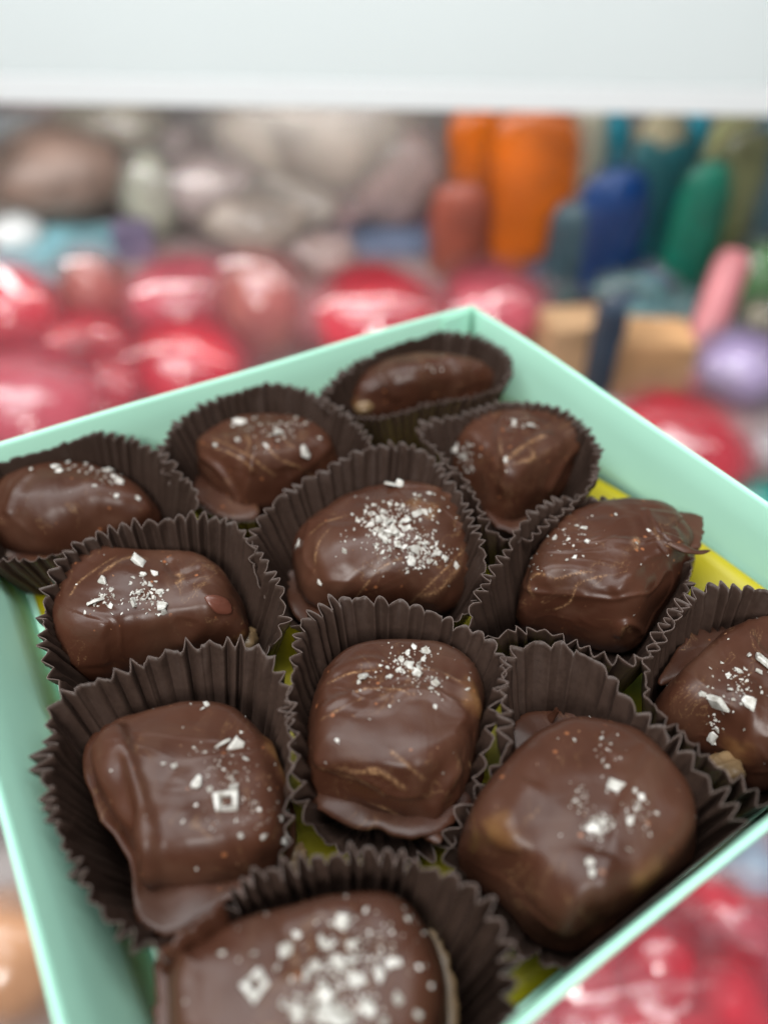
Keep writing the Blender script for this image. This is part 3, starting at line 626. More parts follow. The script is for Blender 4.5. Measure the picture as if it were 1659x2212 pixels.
def salt(key, big, clouds, crumbs=0):
    me, bvh, c = CANDY[key]; r = random.Random(key*13)
    for f in big:
        x, y, s = f[:3]; kind = f[3] if len(f) > 3 else 'chip'
        P, nn = cast(bvh, x, y)
        if P is None: continue
        if nn[2] < 0: nn = -nn
        size = s*depth(P)/FPX*1.12
        Vv, F = flake_shape(kind, size, r); B = basis(nn, r, .42 if kind == 'chip' else .08)
        V = Vv@B.T+P+nn*size*(.02)
        o = mesh('salt_flake', V, F, SALT, me, False, P)
    VV = []; FF = []; VC = []; FC = []
    for cx, cy, sx, sy, cnt, smin, smax in clouds:
        for _ in range(cnt):
            x = r.gauss(cx, sx*.55); y = r.gauss(cy, sy*.55); P, nn = cast(bvh, x, y)
            if P is None: continue
            if nn[2] < 0: nn = -nn
            size = (smin+(smax-smin)*r.random()**2.2)*depth(P)/FPX
            Vv, F = flake_shape('chip', size, r); V = Vv@basis(nn, r, .5).T+P+nn*size*r.uniform(-.02, .12)
            b0 = len(VV); VV += V.tolist(); FF += [tuple(i+b0 for i in f) for f in F]
    # loose dust of salt and cocoa specks over the top
    xs = []
    for _ in range(crumbs):
        a = r.uniform(0, 6.28); q = r.random()**.5*.019; p = np.array([c[0]+math.cos(a)*q, c[1]+math.sin(a)*q])
        h = bvh.ray_cast(Vector((p[0], p[1], .06)), Vector((0, 0, -1)))
        if h[0] is None or h[0][2] < .012: continue
        P = np.array(h[0]); nn = np.array(h[1]); nn = nn if nn[2] > 0 else -nn
        size = r.uniform(.00018, .00055); Vv, F = flake_shape('chip', size, r); V = Vv@basis(nn, r, .5).T+P
        if r.random() < .5: b0 = len(VV); VV += V.tolist(); FF += [tuple(i+b0 for i in f) for f in F]
        else: b0 = len(VC); VC += V.tolist(); FC += [tuple(i+b0 for i in f) for f in F]
    if VV: tag(mesh('salt_crumbs', VV, FF, SALT, me, False, me.location), kind='stuff')
    if VC: tag(mesh('cocoa_crumbs', VC, FC, CRUMB, me, False, me.location), kind='stuff')
salt(1, [(935,800,7),(860,815,6)], [(930,790,60,15,10,3,6)], 16)
salt(2, [(520,912,24),(548,906,16),(600,935,24),(660,980,28),(515,952,14),(465,962,12),(577,963,12),(690,946,9),(640,903,10),(590,940,16),(505,920,12)], [(590,930,70,25,36,4,9),(640,915,40,12,14,4,8)], 24)
salt(3, [(122,1008,18),(148,999,16),(222,998,26),(240,1003,24),(236,1016,18),(258,1042,26),(300,1078,15),(128,1018,18),(206,1050,10),(350,1092,10),(68,1013,10),(186,1002,9),(252,1072,14),(246,1030,13)], [(200,1015,70,14,36,4,9),(240,1030,25,25,26,4,9)], 22)
salt(4, [(1110,912,14),(1130,921,14),(1146,918,20),(984,968,22),(1002,986,24),(1091,994,12),(1126,905,10),(1020,1010,14),(1012,962,12)], [(1125,915,35,14,24,3,7),(1010,985,25,30,24,4,9)], 22)
salt(5, [(846,1048,36),(866,1046,22),(640,1182,12),(646,1174,16),(745,1190,16),(800,1135,24),(850,1150,34),(830,1165,26),(880,1125,24),(905,1110,24),(870,1095,12),(915,1105,16),(900,1190,26),(920,1175,20),(945,1195,18),(960,1205,14),(890,1210,22),(930,1212,14),(985,1222,16),(815,1120,18),(840,1130,22),(690,1258,16),(650,1290,14),(905,1072,12),(925,1066,16),(880,1235,10),(822,1158,18),(750,1160,8),(860,1175,22),(880,1140,18)],
     [(845,1145,62,48,230,4,13),(820,1120,35,28,90,4,11),(915,1195,50,28,110,4,12),(870,1180,100,60,90,3,8),(900,1100,50,25,40,3,9)], 20)
salt(6, [(1186,1136,16),(1246,1136,12),(1330,1112,11),(1262,1140,14),(1268,1170,14),(1198,1163,14),(1228,1165,9),(1240,1205,12),(1224,1210,10),(1135,1213,12),(1132,1240,16),(1150,1190,10),(1374,1172,9),(1368,1329,8),(1400,1145,8),(1262,1155,9),(1120,1262,9)], [(1230,1160,55,50,40,3,8),(1145,1210,20,40,30,3,8)], 14)
salt(7, [(296,1214,40),(204,1304,34),(224,1256,26),(242,1275,12),(290,1302,26),(300,1280,20),(350,1308,26),(325,1262,20),(318,1290,18),(345,1280,20),(335,1240,18),(240,1310,14),(310,1240,14),(112,1415,12),(355,1322,18),(185,1323,8)], [(310,1285,45,35,90,4,11),(230,1290,35,30,34,4,9)], 30)
salt(8, [(1648,1430,50),(1552,1520,44),(1620,1518,36),(1535,1590,28),(1518,1500,16),(1575,1490,16),(1640,1450,20),(1616,1415,14),(1570,1460,14),(1548,1575,14),(1595,1450,14),(1540,1603,14)], [(1590,1480,55,50,60,4,10),(1540,1560,18,30,20,4,9)], 30)
salt(9, [(490,1733,52,'frame'),(484,1606,30),(512,1612,34),(424,1692,28),(376,1656,22),(505,1697,22),(446,1522,14),(438,1530,12),(614,1811,24),(608,1770,14),(568,1808,16),(498,1680,16),(510,1668,12),(532,1640,14),(455,1705,12),(420,1615,8),(395,1775,10),(560,1750,12),(520,1805,18),(352,1650,10)], [(490,1680,65,80,70,3,9),(560,1760,50,40,34,3,8)], 36)
salt(10, [(786,1462,26),(880,1412,20),(886,1438,22),(905,1440,18),(868,1425,20),(922,1408,20),(900,1455,24),(940,1475,22),(860,1448,16),(842,1462,18),(1012,1470,12),(940,1526,14),(800,1554,9),(842,1526,9),(728,1600,12),(776,1474,12),(930,1488,14),(822,1438,10),(1010,1488,10),(650,1680,16),(860,1788,12),(894,1398,14),(912,1425,14)], [(885,1430,48,32,80,4,11),(930,1475,35,25,32,4,9),(840,1470,80,40,26,3,7)], 26)
salt(11, [(1330,1702,44),(1384,1722,22),(1370,1708,14),(1275,1862,20),(1278,1884,18),(1285,1790,20),(1300,1775,18),(1272,1790,16),(1360,1775,16),(1378,1735,10),(1310,1655,10),(1358,1835,14),(1300,1595,14),(1240,1598,10),(1240,1730,10),(1395,1780,10),(1418,1757,9)], [(1290,1782,34,26,120,4,9),(1250,1730,20,30,26,4,8),(1370,1760,40,40,40,4,9),(1310,1640,30,60,18,4,8)], 26)
salt(12, [(552,2128,50,'frame'),(620,2055,34),(640,2020,20),(740,1990,34),(700,2040,24),(660,2110,28),(700,2150,44),(770,2120,38),(730,2080,30),(820,2110,38),(850,2080,24),(640,2185,40),(740,2190,50),(800,2180,38),(680,2090,24),(760,2040,26),(610,2170,26),(860,2160,24),(760,2075,24),(600,2090,18),(700,2190,38),(830,2210,34),(550,2060,18),(930,2130,16),(905,2090,14),(480,2060,16),(790,1965,14),(880,1985,12),(900,2190,20)],
     [(720,2110,85,95,150,4,15),(700,2180,90,60,110,4,14),(800,2050,80,70,60,4,11)], 40)
# ------------------------------------------------------------------ shop display behind
CZ = -.50
def cell(name, colr=(.9, .88, .9), a=.05):
    m = bpy.data.materials.new(name); m.use_nodes = True; nt = m.node_tree; nt.nodes.clear()
    out = nt.nodes.new('ShaderNodeOutputMaterial'); mx = nt.nodes.new('ShaderNodeMixShader'); tr = nt.nodes.new('ShaderNodeBsdfTransparent')
    mx2 = nt.nodes.new('ShaderNodeMixShader'); gl = nt.nodes.new('ShaderNodeBsdfGlossy'); df = nt.nodes.new('ShaderNodeBsdfDiffuse')
    gl.inputs['Roughness'].default_value = .12; df.inputs['Color'].default_value = (*colr, 1); gl.inputs['Color'].default_value = (1, 1, 1, 1)
    fr = nt.nodes.new('ShaderNodeFresnel'); fr.inputs['IOR'].default_value = 1.5
    tc = nt.nodes.new('ShaderNodeTexCoord'); n = noise(nt, tc.outputs['Object'], 14, 2, .5)
    bb = N(nt, 'ShaderNodeBump', i_Strength=.6, i_Distance=.010); nt.links.new(n.outputs['Fac'], bb.inputs['Height'])
    nt.links.new(bb.outputs[0], gl.inputs['Normal']); nt.links.new(bb.outputs[0], fr.inputs['Normal'])
    nt.links.new(df.outputs[0], mx2.inputs[1]); nt.links.new(gl.outputs[0], mx2.inputs[2]); mx2.inputs[0].default_value = .75
    nt.links.new(mth(nt, 'ADD', fr.outputs[0], a), mx.inputs[0]); nt.links.new(tr.outputs[0], mx.inputs[1]); nt.links.new(mx2.outputs[0], mx.inputs[2])
    nt.links.new(mx.outputs[0], out.inputs[0]); return m
def film(name, colr, amt=.62, p=2.2, gloss=.05, bumpy=.7):
    m = bpy.data.materials.new(name); m.use_nodes = True; nt = m.node_tree; nt.nodes.clear()
    out = nt.nodes.new('ShaderNodeOutputMaterial'); mx = nt.nodes.new('ShaderNodeMixShader'); tr = nt.nodes.new('ShaderNodeBsdfTransparent'); gl = nt.nodes.new('ShaderNodeBsdfGlossy')
    df = nt.nodes.new('ShaderNodeBsdfDiffuse'); df.inputs['Color'].default_value = (*colr, 1); mg = nt.nodes.new('ShaderNodeMixShader')
    lw = nt.nodes.new('ShaderNodeLayerWeight'); lw.inputs['Blend'].default_value = .5
    fac = mth(nt, 'MULTIPLY', mth(nt, 'POWER', mth(nt, 'SUBTRACT', 1.0, lw.outputs['Facing']), p), amt)
    tc = nt.nodes.new('ShaderNodeTexCoord'); n = noise(nt, tc.outputs['Object'], 10, 3, .5)
    fac = mth(nt, 'MULTIPLY', fac, ramp(nt, n.outputs['Fac'], [(.3, .55), (.65, 1)]))
    bb = N(nt, 'ShaderNodeBump', i_Strength=bumpy, i_Distance=.016); nt.links.new(n.outputs['Fac'], bb.inputs['Height']); nt.links.new(bb.outputs[0], gl.inputs['Normal'])
    gl.inputs['Roughness'].default_value = .07; nt.links.new(fac, mx.inputs[0]); nt.links.new(tr.outputs[0], mx.inputs[1]); nt.links.new(df.outputs[0], mx.inputs[2])
    nt.links.new(mx.outputs[0], mg.inputs[1]); nt.links.new(gl.outputs[0], mg.inputs[2]); mg.inputs[0].default_value = gloss; nt.links.new(mg.outputs[0], out.inputs[0]); return m
FILM = film('clear_film', (.46, .42, .40), .28, gloss=.025); THIN = film('thin_clear_film', (.5, .48, .45), .05, gloss=.01); PINK = film('pinkish_film', (.70, .20, .24), .34, gloss=.07, bumpy=.2)
def jelly(m):
    """translucent sweet: thin rims let light pass"""
    nt = m.node_tree; b = nt.nodes['Principled BSDF']; out = [n for n in nt.nodes if n.type == 'OUTPUT_MATERIAL'][0]
    tr = nt.nodes.new('ShaderNodeBsdfTransparent'); mx = nt.nodes.new('ShaderNodeMixShader'); lw = nt.nodes.new('ShaderNodeLayerWeight'); lw.inputs['Blend'].default_value = .5
    f = mth(nt, 'MULTIPLY', mth(nt, 'POWER', mth(nt, 'SUBTRACT', 1.0, lw.outputs['Facing']), 3.2), 1.6); c_ = nt.nodes.new('ShaderNodeClamp'); nt.links.new(f, c_.inputs[0])
    nt.links.new(c_.outputs[0], mx.inputs[0]); nt.links.new(tr.outputs[0], mx.inputs[1]); nt.links.new(b.outputs[0], mx.inputs[2]); nt.links.new(mx.outputs[0], out.inputs[0])
    return m
_mats = {}
def C(name, colr, rough=.25, **kw):
    if name not in _mats:
        _mats[name] = simple(name, colr, rough, .42, 9, **kw)
        if not any(k in name for k in ('card', 'tray', 'rock')): jelly(_mats[name])
    return _mats[name]
WHITE = simple('white_laminate', (.62, .62, .60), .35, .03, 3)
def quad(name, x0, x1, y0, y1, z, m, th=.02):
    V = [(x, y, zz) for zz in (z-th, z) for x, y in ((x0, y0), (x1, y0), (x1, y1), (x0, y1))]
    return mesh(name, V, [(3, 2, 1, 0), (4, 5, 6, 7), (0, 1, 5, 4), (1, 2, 6, 5), (2, 3, 7, 6), (3, 0, 4, 7)], m, None, False)
CNT = simple('display_counter_surface', (.40, .35, .335), .4, .12, 4)
tag(quad('display_counter', -3.2, 3.2, -.8, 4.4, CZ, CNT), kind='structure')
def blob(name, cen, size, m, parent=None, seed=1, lump=.12, freq=1.6, nu=36, nv=20, box_=1.0, squash=None, origin=None, caps=1.0):
    th = np.linspace(0, 2*np.pi, nu, endpoint=False); la = np.linspace(-np.pi/2, np.pi/2, nv)
    TT, LL = np.meshgrid(th, la)
    cc_ = lambda v: np.sign(np.cos(v))*np.abs(np.cos(v))**box_; ss_ = lambda v: np.sign(np.sin(v))*np.abs(np.sin(v))**box_
    V = np.stack([cc_(TT)*cc_(LL), ss_(TT)*cc_(LL), ss_(LL)], -1)
    if caps != 1: k_ = np.abs(np.cos(LL))**caps; V = np.stack([np.cos(TT)*k_, np.sin(TT)*k_, np.sign(LL)*np.abs(np.sin(LL))**caps], -1)
    V = V.reshape(-1, 3)
    V *= (1+lump*fbm(V*freq+seed*7.7, 3))[:, None]; V = V*np.array(size)*.5
    if squash: V[:, 2] = np.maximum(V[:, 2]+cen[2], CZ+.001)-cen[2]
    return mesh(name, V+np.array(cen), grid_faces(nu, nv), m, parent, True, cen if origin is None else origin)
def spot(px, py, wpx, hpx, base=CZ, flat_=.7):
    """world centre, width, height for something standing on the counter whose middle shows at px,py"""
    h = .05
    for _ in range(6):
        q = onz(px, py, base+h/2); d = depth(q); s = d/FPX; v = unit(ray(px, py)); cosv = math.hypot(v[0], v[1])
        h = max(.01, (hpx*s - abs(v[2])*wpx*s*.8)/max(cosv, .3)) if hpx*.999 > 0 else .02
        h = max(h, flat_*wpx*s)
    return q, wpx*s, h
def wrapped(px, py, wpx, hpx, label, mat, seed, group='red wrapped sweets on the counter', name='wrapped_candy', cat='wrapped candy', film=True):
    q, wd, h = spot(px, py, wpx, hpx)
    root = empty(name, (q[0], q[1], CZ)); tag(root, label, cat, group)
    blob('sweet', q, (wd*1.22, wd*1.22, h*1.22), mat, root, seed, .06, 1.1)
    if film:
        blob('wrapper', q, (wd*1.45, wd*1.45, h*1.4), PINK if mat in (RED, RED2, RBR) else FILM, root, seed+3, .05, 1.2, 56, 30, squash=1)
    return root
RED = C('red_sweet', (.60, .008, .025), .15); RED2 = C('rose_sweet', (.66,.10,.14), .2); RBR = C('terracotta_sweet', (.36, .13, .09), .3)
BRN = C('brown_fudge', (.30, .20, .16), .4); CAR = C('caramel_sweet', (.56, .29, .16), .16); TEAL = C('teal_sweet', (.0, .33, .27), .25)
REDS = [
 (30,690,200,260,'red foil sweet at the left edge, below the white highlight of the blue tray',RED),
 (205,640,150,210,'tall narrow red sweet in clear film, second from the left edge',RBR),
 (185,740,190,150,'deep red sweet in front of the tall narrow one',RED),
 (400,640,230,190,'pink red sweet behind the larger red heap on the left',RED2),
 (60,860,300,230,'large rosy sweet in the left corner just above the box rim',RED2),
 (215,830,210,150,'glossy red sweet with a round highlight, above the back left wall',RED),
 (400,780,250,230,'bright red sweet behind the middle of the back left wall',RED),
 (560,670,200,270,'terracotta sweet right of the left red heap',RBR),
 (815,680,270,230,'big round red lollipop behind the far corner of the box, left one',RED),
 (1060,660,220,210,'big round pink red lollipop just behind the far corner of the box',RED2),
 (1460,965,290,240,'round shiny red lollipop over the back right wall',RED),
 (1400,2050,170,190,'red sweet half hidden below the front right wall',RED2),
 (1390,2120,250,330,'large red sweet in film under the front right wall, bottom right',RED),
 (1600,1960,170,150,'small pink sweet right of the front right wall',RED2)]
for i, (x, y, w_, h_, lb, m_) in enumerate(REDS): wrapped(x, y, w_, h_, lb, m_, i+1)
wrapped(20, 2090, 300, 380, 'tan caramel sweet beside the front left wall, bottom left', CAR, 31, 'caramels', film=False)
wrapped(-20, 1760, 90, 150, 'white paper wrapped sweet peeping out left of the box', C('white_wrap', (.8, .78, .84), .4), 33, 'white wrapped sweets')
wrapped(1640, 1075, 120, 120, 'bright teal sweet at the right edge above the back right wall', TEAL, 35, 'teal sweets', film=False)
wrapped(1650, 970, 90, 110, 'white crumpled film sweet at the right edge', C('white_wrap', (.8, .78, .84), .4), 36, 'white wrapped sweets')
wrapped(1560, 2130, 130, 150, 'navy and white wrapped sweet at the bottom right', C('navy_wrap', (.02, .06, .2), .3), 37, 'blue wrapped sweets')
wrapped(1640, 2120, 170, 220, 'pale blue wrapped sweet in the bottom right corner', C('pale_blue_wrap', (.42, .55, .72), .3), 38, 'blue wrapped sweets')
wrapped(1180, 2250, 150, 130, 'dark blue wrapped sweet under the front wall', C('navy_wrap', (.02, .06, .2), .3), 39, 'blue wrapped sweets')
wrapped(130, 370, 280, 170, 'brown heap of fudge in a shallow dish, upper left', BRN, 41, 'background heaps', 'fudge_heap', 'fudge', False)
wrapped(40, 290, 150, 130, 'pale grey crumpled bag at the upper left', C('grey_bag', (.46,.51,.53), .4), 42, 'background heaps', 'paper_bag', 'bag')
wrapped(250, 270, 240, 120, 'cream bag of sweets below the white shelf', C('cream_bag', (.50, .45, .36), .4), 43, 'background heaps', 'paper_bag', 'bag')
wrapped(330, 430, 120, 190, 'tall cream packet right of the fudge heap', C('cream_green', (.42,.43,.33), .4), 44, 'background heaps', 'sweet_packet', 'packet')
wrapped(470, 400, 240, 220, 'pinkish grey bag of sweets in the left middle distance', C('mauve_bag', (.52,.41,.39), .4), 45, 'background heaps', 'paper_bag', 'bag')
wrapped(680, 390, 110, 90, 'small coral red sweet among the grey bags', C('coral', (.62, .13, .10), .3), 46, 'background heaps')
wrapped(640, 330, 280, 210, 'dusty pink bag behind the coral red sweet', C('dusty_pink', (.58,.36,.35), .4), 47, 'background heaps', 'paper_bag', 'bag')
wrapped(850, 370, 220, 260, 'rosy beige bag left of the orange pouch', C('rosy_beige', (.55,.38,.35), .4), 48, 'background heaps', 'paper_bag', 'bag')
wrapped(700, 262, 460, 60, 'long beige packet just below the white shelf', C('beige_pack', (.55,.48,.41), .4), 49, 'background heaps', 'sweet_packet', 'packet')
wrapped(1640, 470, 110, 130, 'lime green sweet at the right edge', C('lime', (.22, .55, .03), .3), 50, 'green sweets')
wrapped(1640, 610, 130, 190, 'dark green sweet below the lime one at the right edge', C('green_sweet', (.04, .25, .04), .3), 51, 'green sweets')
wrapped(1600, 790, 200, 190, 'lilac wrapped sweet at the right, beside the pink stick', C('lilac', (.42, .32, .58), .3), 52, 'purple sweets')
def lathe(name, base, prof, m, parent, n=32):
    V = []; 
    for r_, z in prof:
        for j in range(n): a = 2*math.pi*j/n; V.append((base[0]+r_*math.cos(a), base[1]+r_*math.sin(a), base[2]+z))
    F = grid_faces(n, len(prof)); F.append(tuple(range(n))[::-1]); F.append(tuple((len(prof)-1)*n+j for j in range(n)))
    return mesh(name, V, F, m, parent, True, base)
def bottle(px, pyb, pyt, wpx, label, m, lid, name='sweet_pouch', cat='pouch', group='tall coloured pouches', taper=.85):
    q = onz(px, pyb, CZ); d = depth(q); s = d/FPX; wd = wpx*s
    a = ray(px, pyt); t = q[1]/a[1]; h = (CAM+a*t)[2]-CZ
    root = empty(name, tuple(q)); tag(root, label, cat, group); c_ = q+np.array([0, 0, h*.5])
    blob('filling', c_, (wd*1.3, wd*.8, h*1.1), m, root, int(px), .05, 1.2, caps=.6)
    blob('filling', c_+np.array([wd*.12, .01, -h*.2]), (wd*1.0, wd*.7, h*.8), m, root, int(px)+5, .05, 1.2, caps=.7)
    blob('film', c_, (wd*1.4, wd*.95, h*1.3), THIN, root, int(px)+2, .08, 1.5, 48, 30, squash=1)
    return root
LIDW = C('white_lid', (.6, .58, .5), .4)
bottle(1125, 580, 235, 165, 'tall orange pouch in the upper middle of the background', C('orange_plastic', (.72, .15, .004), .3), C('orange_lid', (.60, .30, .14), .4), taper=.6)
bottle(1020, 500, 240, 110, 'shorter orange pouch touching the left of the tall orange one', C('orange_plastic', (.72, .15, .004), .3), LIDW)
bottle(985, 600, 400, 110, 'brownish red pouch below the shorter orange one', C('rust', (.42, .10, .06), .35), LIDW)
bottle(1010, 430, 340, 50, 'small cream pouch in front of the shorter orange one', C('cream_lid', (.55, .50, .32), .4), LIDW)
bottle(1285, 650, 370, 120, 'deep blue pouch right of the orange pouch', C('deep_blue', (.0, .045, .20), .3), C('teal_lid', (.02, .32, .42), .3))
bottle(1365, 600, 250, 90, 'slim sandy pouch between the blue and green pouches', C('sand_jar', (.34, .30, .19), .35), C('sand_lid', (.40, .38, .30), .4))
bottle(1460, 650, 360, 95, 'dark green pouch in the right background', C('bottle_green', (.0, .20, .13), .3), C('teal_lid', (.02, .32, .42), .3))
bottle(1225, 560, 240, 80, 'pale pouch with a turquoise label behind the deep blue pouch', C('pale_jar', (.45, .44, .34), .35), C('turq_lid', (.02, .35, .48), .3))
bottle(1520, 560, 240, 100, 'yellowish pouch behind the dark green pouch', C('straw_jar', (.42, .42, .2), .35), C('sand_lid', (.40, .38, .30), .4))
bottle(1600, 520, 235, 120, 'grey blue pouch at the right end of the row', C('slate_jar', (.16, .27, .31), .35), C('slate_lid', (.14, .25, .31), .4))
DT = C('dark_teal_fill', (.01, .12, .14), .35); SL = C('dark_slate_fill', (.05, .11, .14), .35); GD = C('green_gold_fill', (.20, .21, .09), .35); TQ = C('turquoise_fill', (.01, .30, .42), .35)
bottle(1250, 540, 240, 120, 'turquoise topped pouch just right of the orange pouch', TQ, LIDW)
bottle(1370, 600, 290, 120, 'dark teal pouch between the blue and green ones', DT, LIDW)
bottle(1425, 520, 245, 100, 'turquoise pouch touching the white shelf at the right', TQ, LIDW)
bottle(1530, 610, 290, 100, 'green gold pouch right of the dark green pouch', GD, LIDW)
bottle(1600, 600, 250, 130, 'dark slate pouch at the right, above the pink stick', SL, LIDW)
bottle(1215, 650, 440, 90, 'dark slate pouch below the orange pouch', SL, LIDW)
def carton(px, py, wpx, hpx, label, m, name='card_carton', cat='carton', group='tan cartons', yaw=.2, dep=.7):
    q, wd, h = spot(px, py, wpx, hpx); g = .004
    if name == 'flat_tray': h = .02; q = onz(px, py, CZ+h); dep = hpx/wpx*2.6
    o = None; V = []; cx, sx = math.cos(yaw), math.sin(yaw)
    for z, k in ((0, 1-.04), (g, 1), (h-g, 1), (h, 1-.04)):
        for a, b in ((-1, -1), (1, -1), (1, 1), (-1, 1)):
            x, y = a*wd/2*k*.9, b*wd/2*k*dep; V.append((q[0]+x*cx-y*sx, q[1]+x*sx+y*cx, CZ+z))
    F = [(3, 2, 1, 0)]
    for r in range(3):
        for k in range(4): F.append((r*4+k, r*4+(k+1) % 4, r*4+4+(k+1) % 4, r*4+4+k))
    root = empty(name, (q[0], q[1], CZ)); tag(root, label, cat, group)
    mesh('carton_body', V, F, m, root, False, (q[0], q[1], CZ))
    F2 = [(12, 13, 14, 15)]; 
    L2 = [(v[0], v[1], v[2]) for v in V[12:16]]; L2 += [(v[0], v[1], v[2]+.002) for v in L2]
    mesh('carton_lid', L2, [(3, 2, 1, 0), (4, 5, 6, 7), (0, 1, 5, 4), (1, 2, 6, 5), (2, 3, 7, 6), (3, 0, 4, 7)], m, root, False, (q[0], q[1], CZ+h))
    return root
carton(1235, 745, 150, 170, 'tan carton right of the far corner of the box', C('tan_card', (.50, .31, .17), .5))
carton(1400, 775, 170, 180, 'orange tan carton left of the pink stick', C('tan_card2', (.48, .27, .13), .5), yaw=-.1)
carton(1305, 760, 60, 200, 'narrow dark block standing in for the shaded gap between the two tan cartons', C('gap_shade_card', (.03, .05, .08), .5), group='dark cartons')  # dark block painted as the shade in the gap between cartons
carton(820, 510, 420, 60, 'flat slate blue tray behind the red lollipops', C('slate_tray', (.16, .21, .32), .4), 'flat_tray', 'tray', 'trays', .03)
carton(900, 475, 200, 30, 'thin plum coloured tray on the slate blue one', C('plum_tray', (.16, .06, .11), .4), 'flat_tray', 'tray', 'trays', .03)
carton(130, 540, 330, 130, 'light blue shiny tray at the left edge', C('aqua_tray', (.30, .60, .68), .2), 'flat_tray', 'tray', 'trays', 0)
carton(290, 520, 90, 90, 'small violet grey carton right of the light blue tray', C('violet_card', (.20, .16, .26), .4), group='dark cartons')
# loose heaps filling the counter: muted packets and red sweets
rh = random.Random(5)
seen_ = set()
def heap(n, xr, yr, wr, cols, seed0, taken):
    k = 0; tries = 0
    while k < n and tries < 900:
        tries += 1; x = rh.uniform(*xr); y = rh.uniform(*yr)
        if any((x-a)**2+((y-b)*1.6)**2 < (g*.42)**2 for a, b, g in taken): continue
        w_ = rh.uniform(*wr)*(.55+.45*(y-200)/500); nm, cl, lb, grp = rh.choice(cols)
        taken.append((x, y, w_)); k += 1
        q, wd, h = spot(x, y, w_, w_*.75)
        fx = (x-xr[0])/(xr[1]-xr[0]); fy = (y-yr[0])/(yr[1]-yr[0])
        sz_ = 'small' if w_ < wr[0]*.8 else ('large' if w_ > (wr[0]+wr[1])*.42 else 'medium')
        base_ = sz_+' '+lb+', '+('back', 'middle', 'front')[min(2, int(fy*3))]+' row, '+('far left', 'left', 'centre', 'right', 'far right')[min(4, int(fx*5))]
        if base_ in seen_: base_ = base_.replace(' row', ' row, lumpy', 1)
        seen_.add(base_); lb = base_
        root = empty('wrapped_candy' if 'sweet' in lb else 'sweet_packet', (q[0], q[1], CZ)); tag(root, lb, 'wrapped candy' if 'sweet' in lb else 'packet', grp)
        m_ = C(nm, cl, .35)
        blob('sweet', q, (wd*1.35, wd*1.1, h*1.2), m_, root, seed0+k, .18, 1.3)
        blob('wrapper', q, (wd*1.5, wd*1.25, h*1.4), PINK if nm in ('red_sweet', 'rose_sweet') else FILM, root, seed0+k+50, .12, 1.8, 40, 22, squash=1)
used_ = [(x, y, w_) for x, y, w_, h_, lb, m_ in REDS]
heap(14, (-20, 900), (255, 560), (130, 250), [(c_[0], c_[1], c_[2]+' below the white shelf', c_[3]) for c_ in [('beige_pack', (.55,.48,.41), 'beige packet', 'beige packets'), ('rosy_beige', (.44,.31,.28), 'rosy beige packet', 'rosy packets'), ('dusty_pink', (.58,.36,.35), 'dusty pink packet', 'dusty pink packets'), ('mauve_bag', (.52,.41,.39), 'mauve grey packet', 'mauve packets'), ('taupe', (.45,.37,.31), 'taupe brown packet', 'taupe packets')]], 200, [(130,370,250),(1010,430,260),(850,520,300),(130,530,420),(290,520,160)])
heap(26, (1180, 1680), (270, 700), (80, 150), [(c_[0], c_[1], c_[2]+' between the coloured pouches', c_[3]) for c_ in [('teal_pack', (.03,.20,.22), 'dark teal packet', 'teal packets'), ('sand_pack', (.40,.36,.25), 'sandy packet', 'sandy packets'), ('navy_pack', (.02,.08,.20), 'navy packet', 'navy packets'), ('sea_pack', (.12,.33,.36), 'sea green packet', 'sea green packets')]], 300, [(1540,680,120)])
heap(9, (1170, 1530), (1930, 2230), (130, 200), [('red_sweet', (.62,.015,.04), 'red wrapped sweet below the front right wall', 'red sweets under the box'), ('red_sweet', (.62,.015,.04), 'red wrapped sweet below the front right wall', 'red sweets under the box'), ('rose_sweet', (.66,.10,.14), 'rose sweet below the front right wall', 'rose sweets under the box')], 600, [(1390,2120,230)])
heap(10, (1540, 1720), (1880, 2230), (100, 160), [('pale_blue_wrap', (.42,.55,.72), 'pale blue sweet below the front right wall', 'blue wrapped sweets'), ('white_wrap', (.8,.78,.84), 'white sweet below the front right wall', 'white wrapped sweets'), ('rose_sweet', (.66,.10,.14), 'rose sweet below the front right wall', 'rose sweets under the box'), ('navy_wrap', (.02,.06,.2), 'navy sweet below the front right wall', 'blue wrapped sweets')], 650, [(1560,2130,90)])
wrapped(35, 505, 110, 110, 'white blob standing in for the highlight on the light blue tray', C('white_foil', (.92, .97, .97), .2), 54, 'white wrapped sweets', film=False)  # the tray's bright highlight, made as a white blob
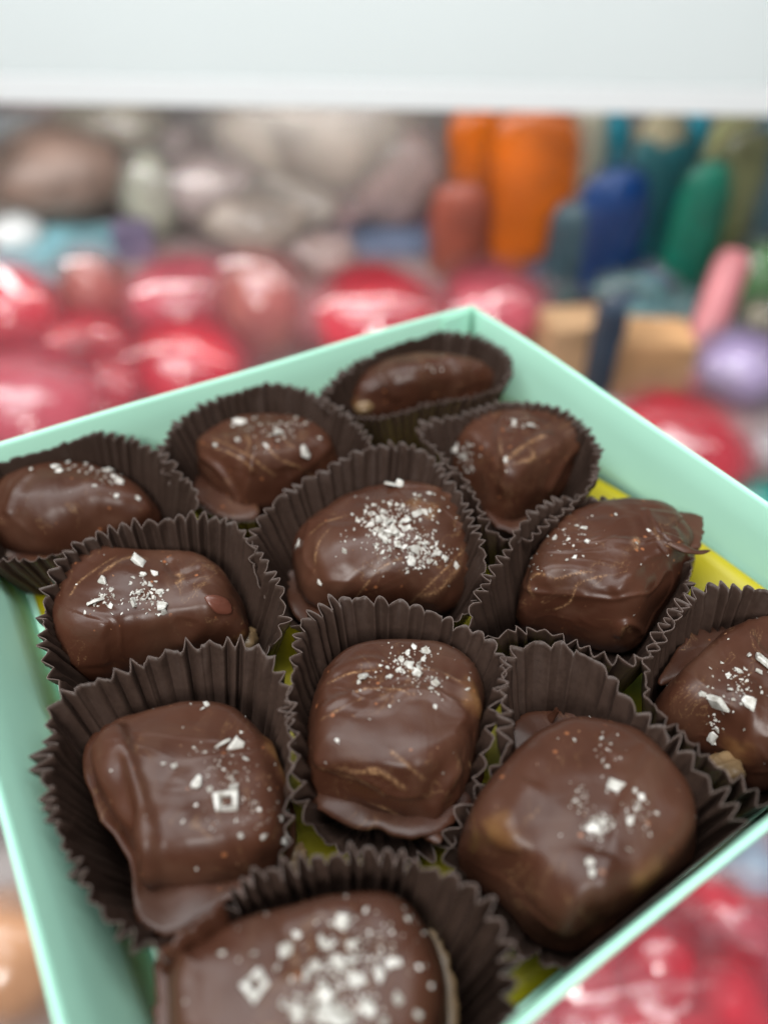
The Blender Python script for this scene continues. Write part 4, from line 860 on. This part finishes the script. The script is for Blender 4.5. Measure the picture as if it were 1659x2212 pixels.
# pink stick leaning up
a_, b_ = onz(1475, 850, CZ), None
t_ = ray(1590, 545); k_ = (a_[1]+.10)/t_[1]; b_ = CAM+t_*k_
st_root = empty('candy_stick', tuple(a_)); tag(st_root, 'long pink candy stick leaning diagonally at the right of the background', 'candy stick')
dirv = b_-a_; s_ = unit(np.cross(dirv, [0, 0, 1])); u_ = unit(np.cross(s_, dirv)); V = []
for i in range(12):
    t = i/11
    for j in range(16):
        r_ = .026*(1 if .02 < t < .98 else .7); an = 2*math.pi*j/16; V.append(a_+dirv*t+s_*math.cos(an)*r_+u_*math.sin(an)*r_)
F = grid_faces(16, 12)+[tuple(range(16))[::-1], tuple(11*16+j for j in range(16))]
mesh('stick', V, F, C('pink_rock', (.62, .22, .24), .3), st_root, True, a_)
# white shelf closing the view
yS = .95
zL = (CAM+ray(0, 222)*(yS/ray(0, 222)[1])); zR = (CAM+ray(1659, 250)*(yS/ray(1659, 250)[1]))
z0 = (zL[2]+zR[2])/2
sh = empty('white_shelf', (0, yS, z0)); tag(sh, 'white shelf front running across the top of the photo', 'shelf')
def bar(name, x0, x1, y0, y1, z0_, z1_, m, roll=0):
    V = [(x, y, z+roll*x) for z in (z0_, z1_) for x, y in ((x0, y0), (x1, y0), (x1, y1), (x0, y1))]
    o = mesh(name, V, [(3, 2, 1, 0), (4, 5, 6, 7), (0, 1, 5, 4), (1, 2, 6, 5), (2, 3, 7, 6), (3, 0, 4, 7)], m, sh, False, (0, yS, z0))
    bv = o.modifiers.new('bevel', 'BEVEL'); bv.width = .0012; bv.segments = 4; return o
roll = (zR[2]-zL[2])/(zR[0]-zL[0])
bar('front_board', -1.3, 1.3, yS, yS+.02, z0+.0285, z0+.42, simple('white_board', (.80, .865, .86), .4, .02, 2), roll)
bar('edge_strip', -1.3, 1.3, yS-.001, yS+.02, z0, z0+.028, simple('gloss_edge_highlight', (.90, .93, .93), .15, .01, 2), roll)  # paler colour than the board carries the bright edge highlight
bar('shelf_top', -1.3, 1.3, yS+.0205, yS+.40, z0+.40, z0+.418, WHITE, roll)
for sx_ in (-1.32, 1.30): bar('shelf_post', sx_, sx_+.02, yS, yS+.40, CZ, z0+.42+roll*sx_, WHITE, 0)
# pedestal that carries the box
ctr = np.append((bL+bF+bC+bR)/4, 0)
ped = empty('cake_stand', (ctr[0], ctr[1], CZ)); tag(ped, 'small white pedestal stand under the mint box', 'stand')
lathe('stand_foot', np.array([ctr[0], ctr[1], CZ]), [(.04, 0), (.04, .004), (.012, .02), (.010, .47)], WHITE, ped)
lathe('stand_plate', np.array([ctr[0], ctr[1], CZ+.4702]), [(.010, 0), (.045, .02), (.045, .0284)], WHITE, ped)
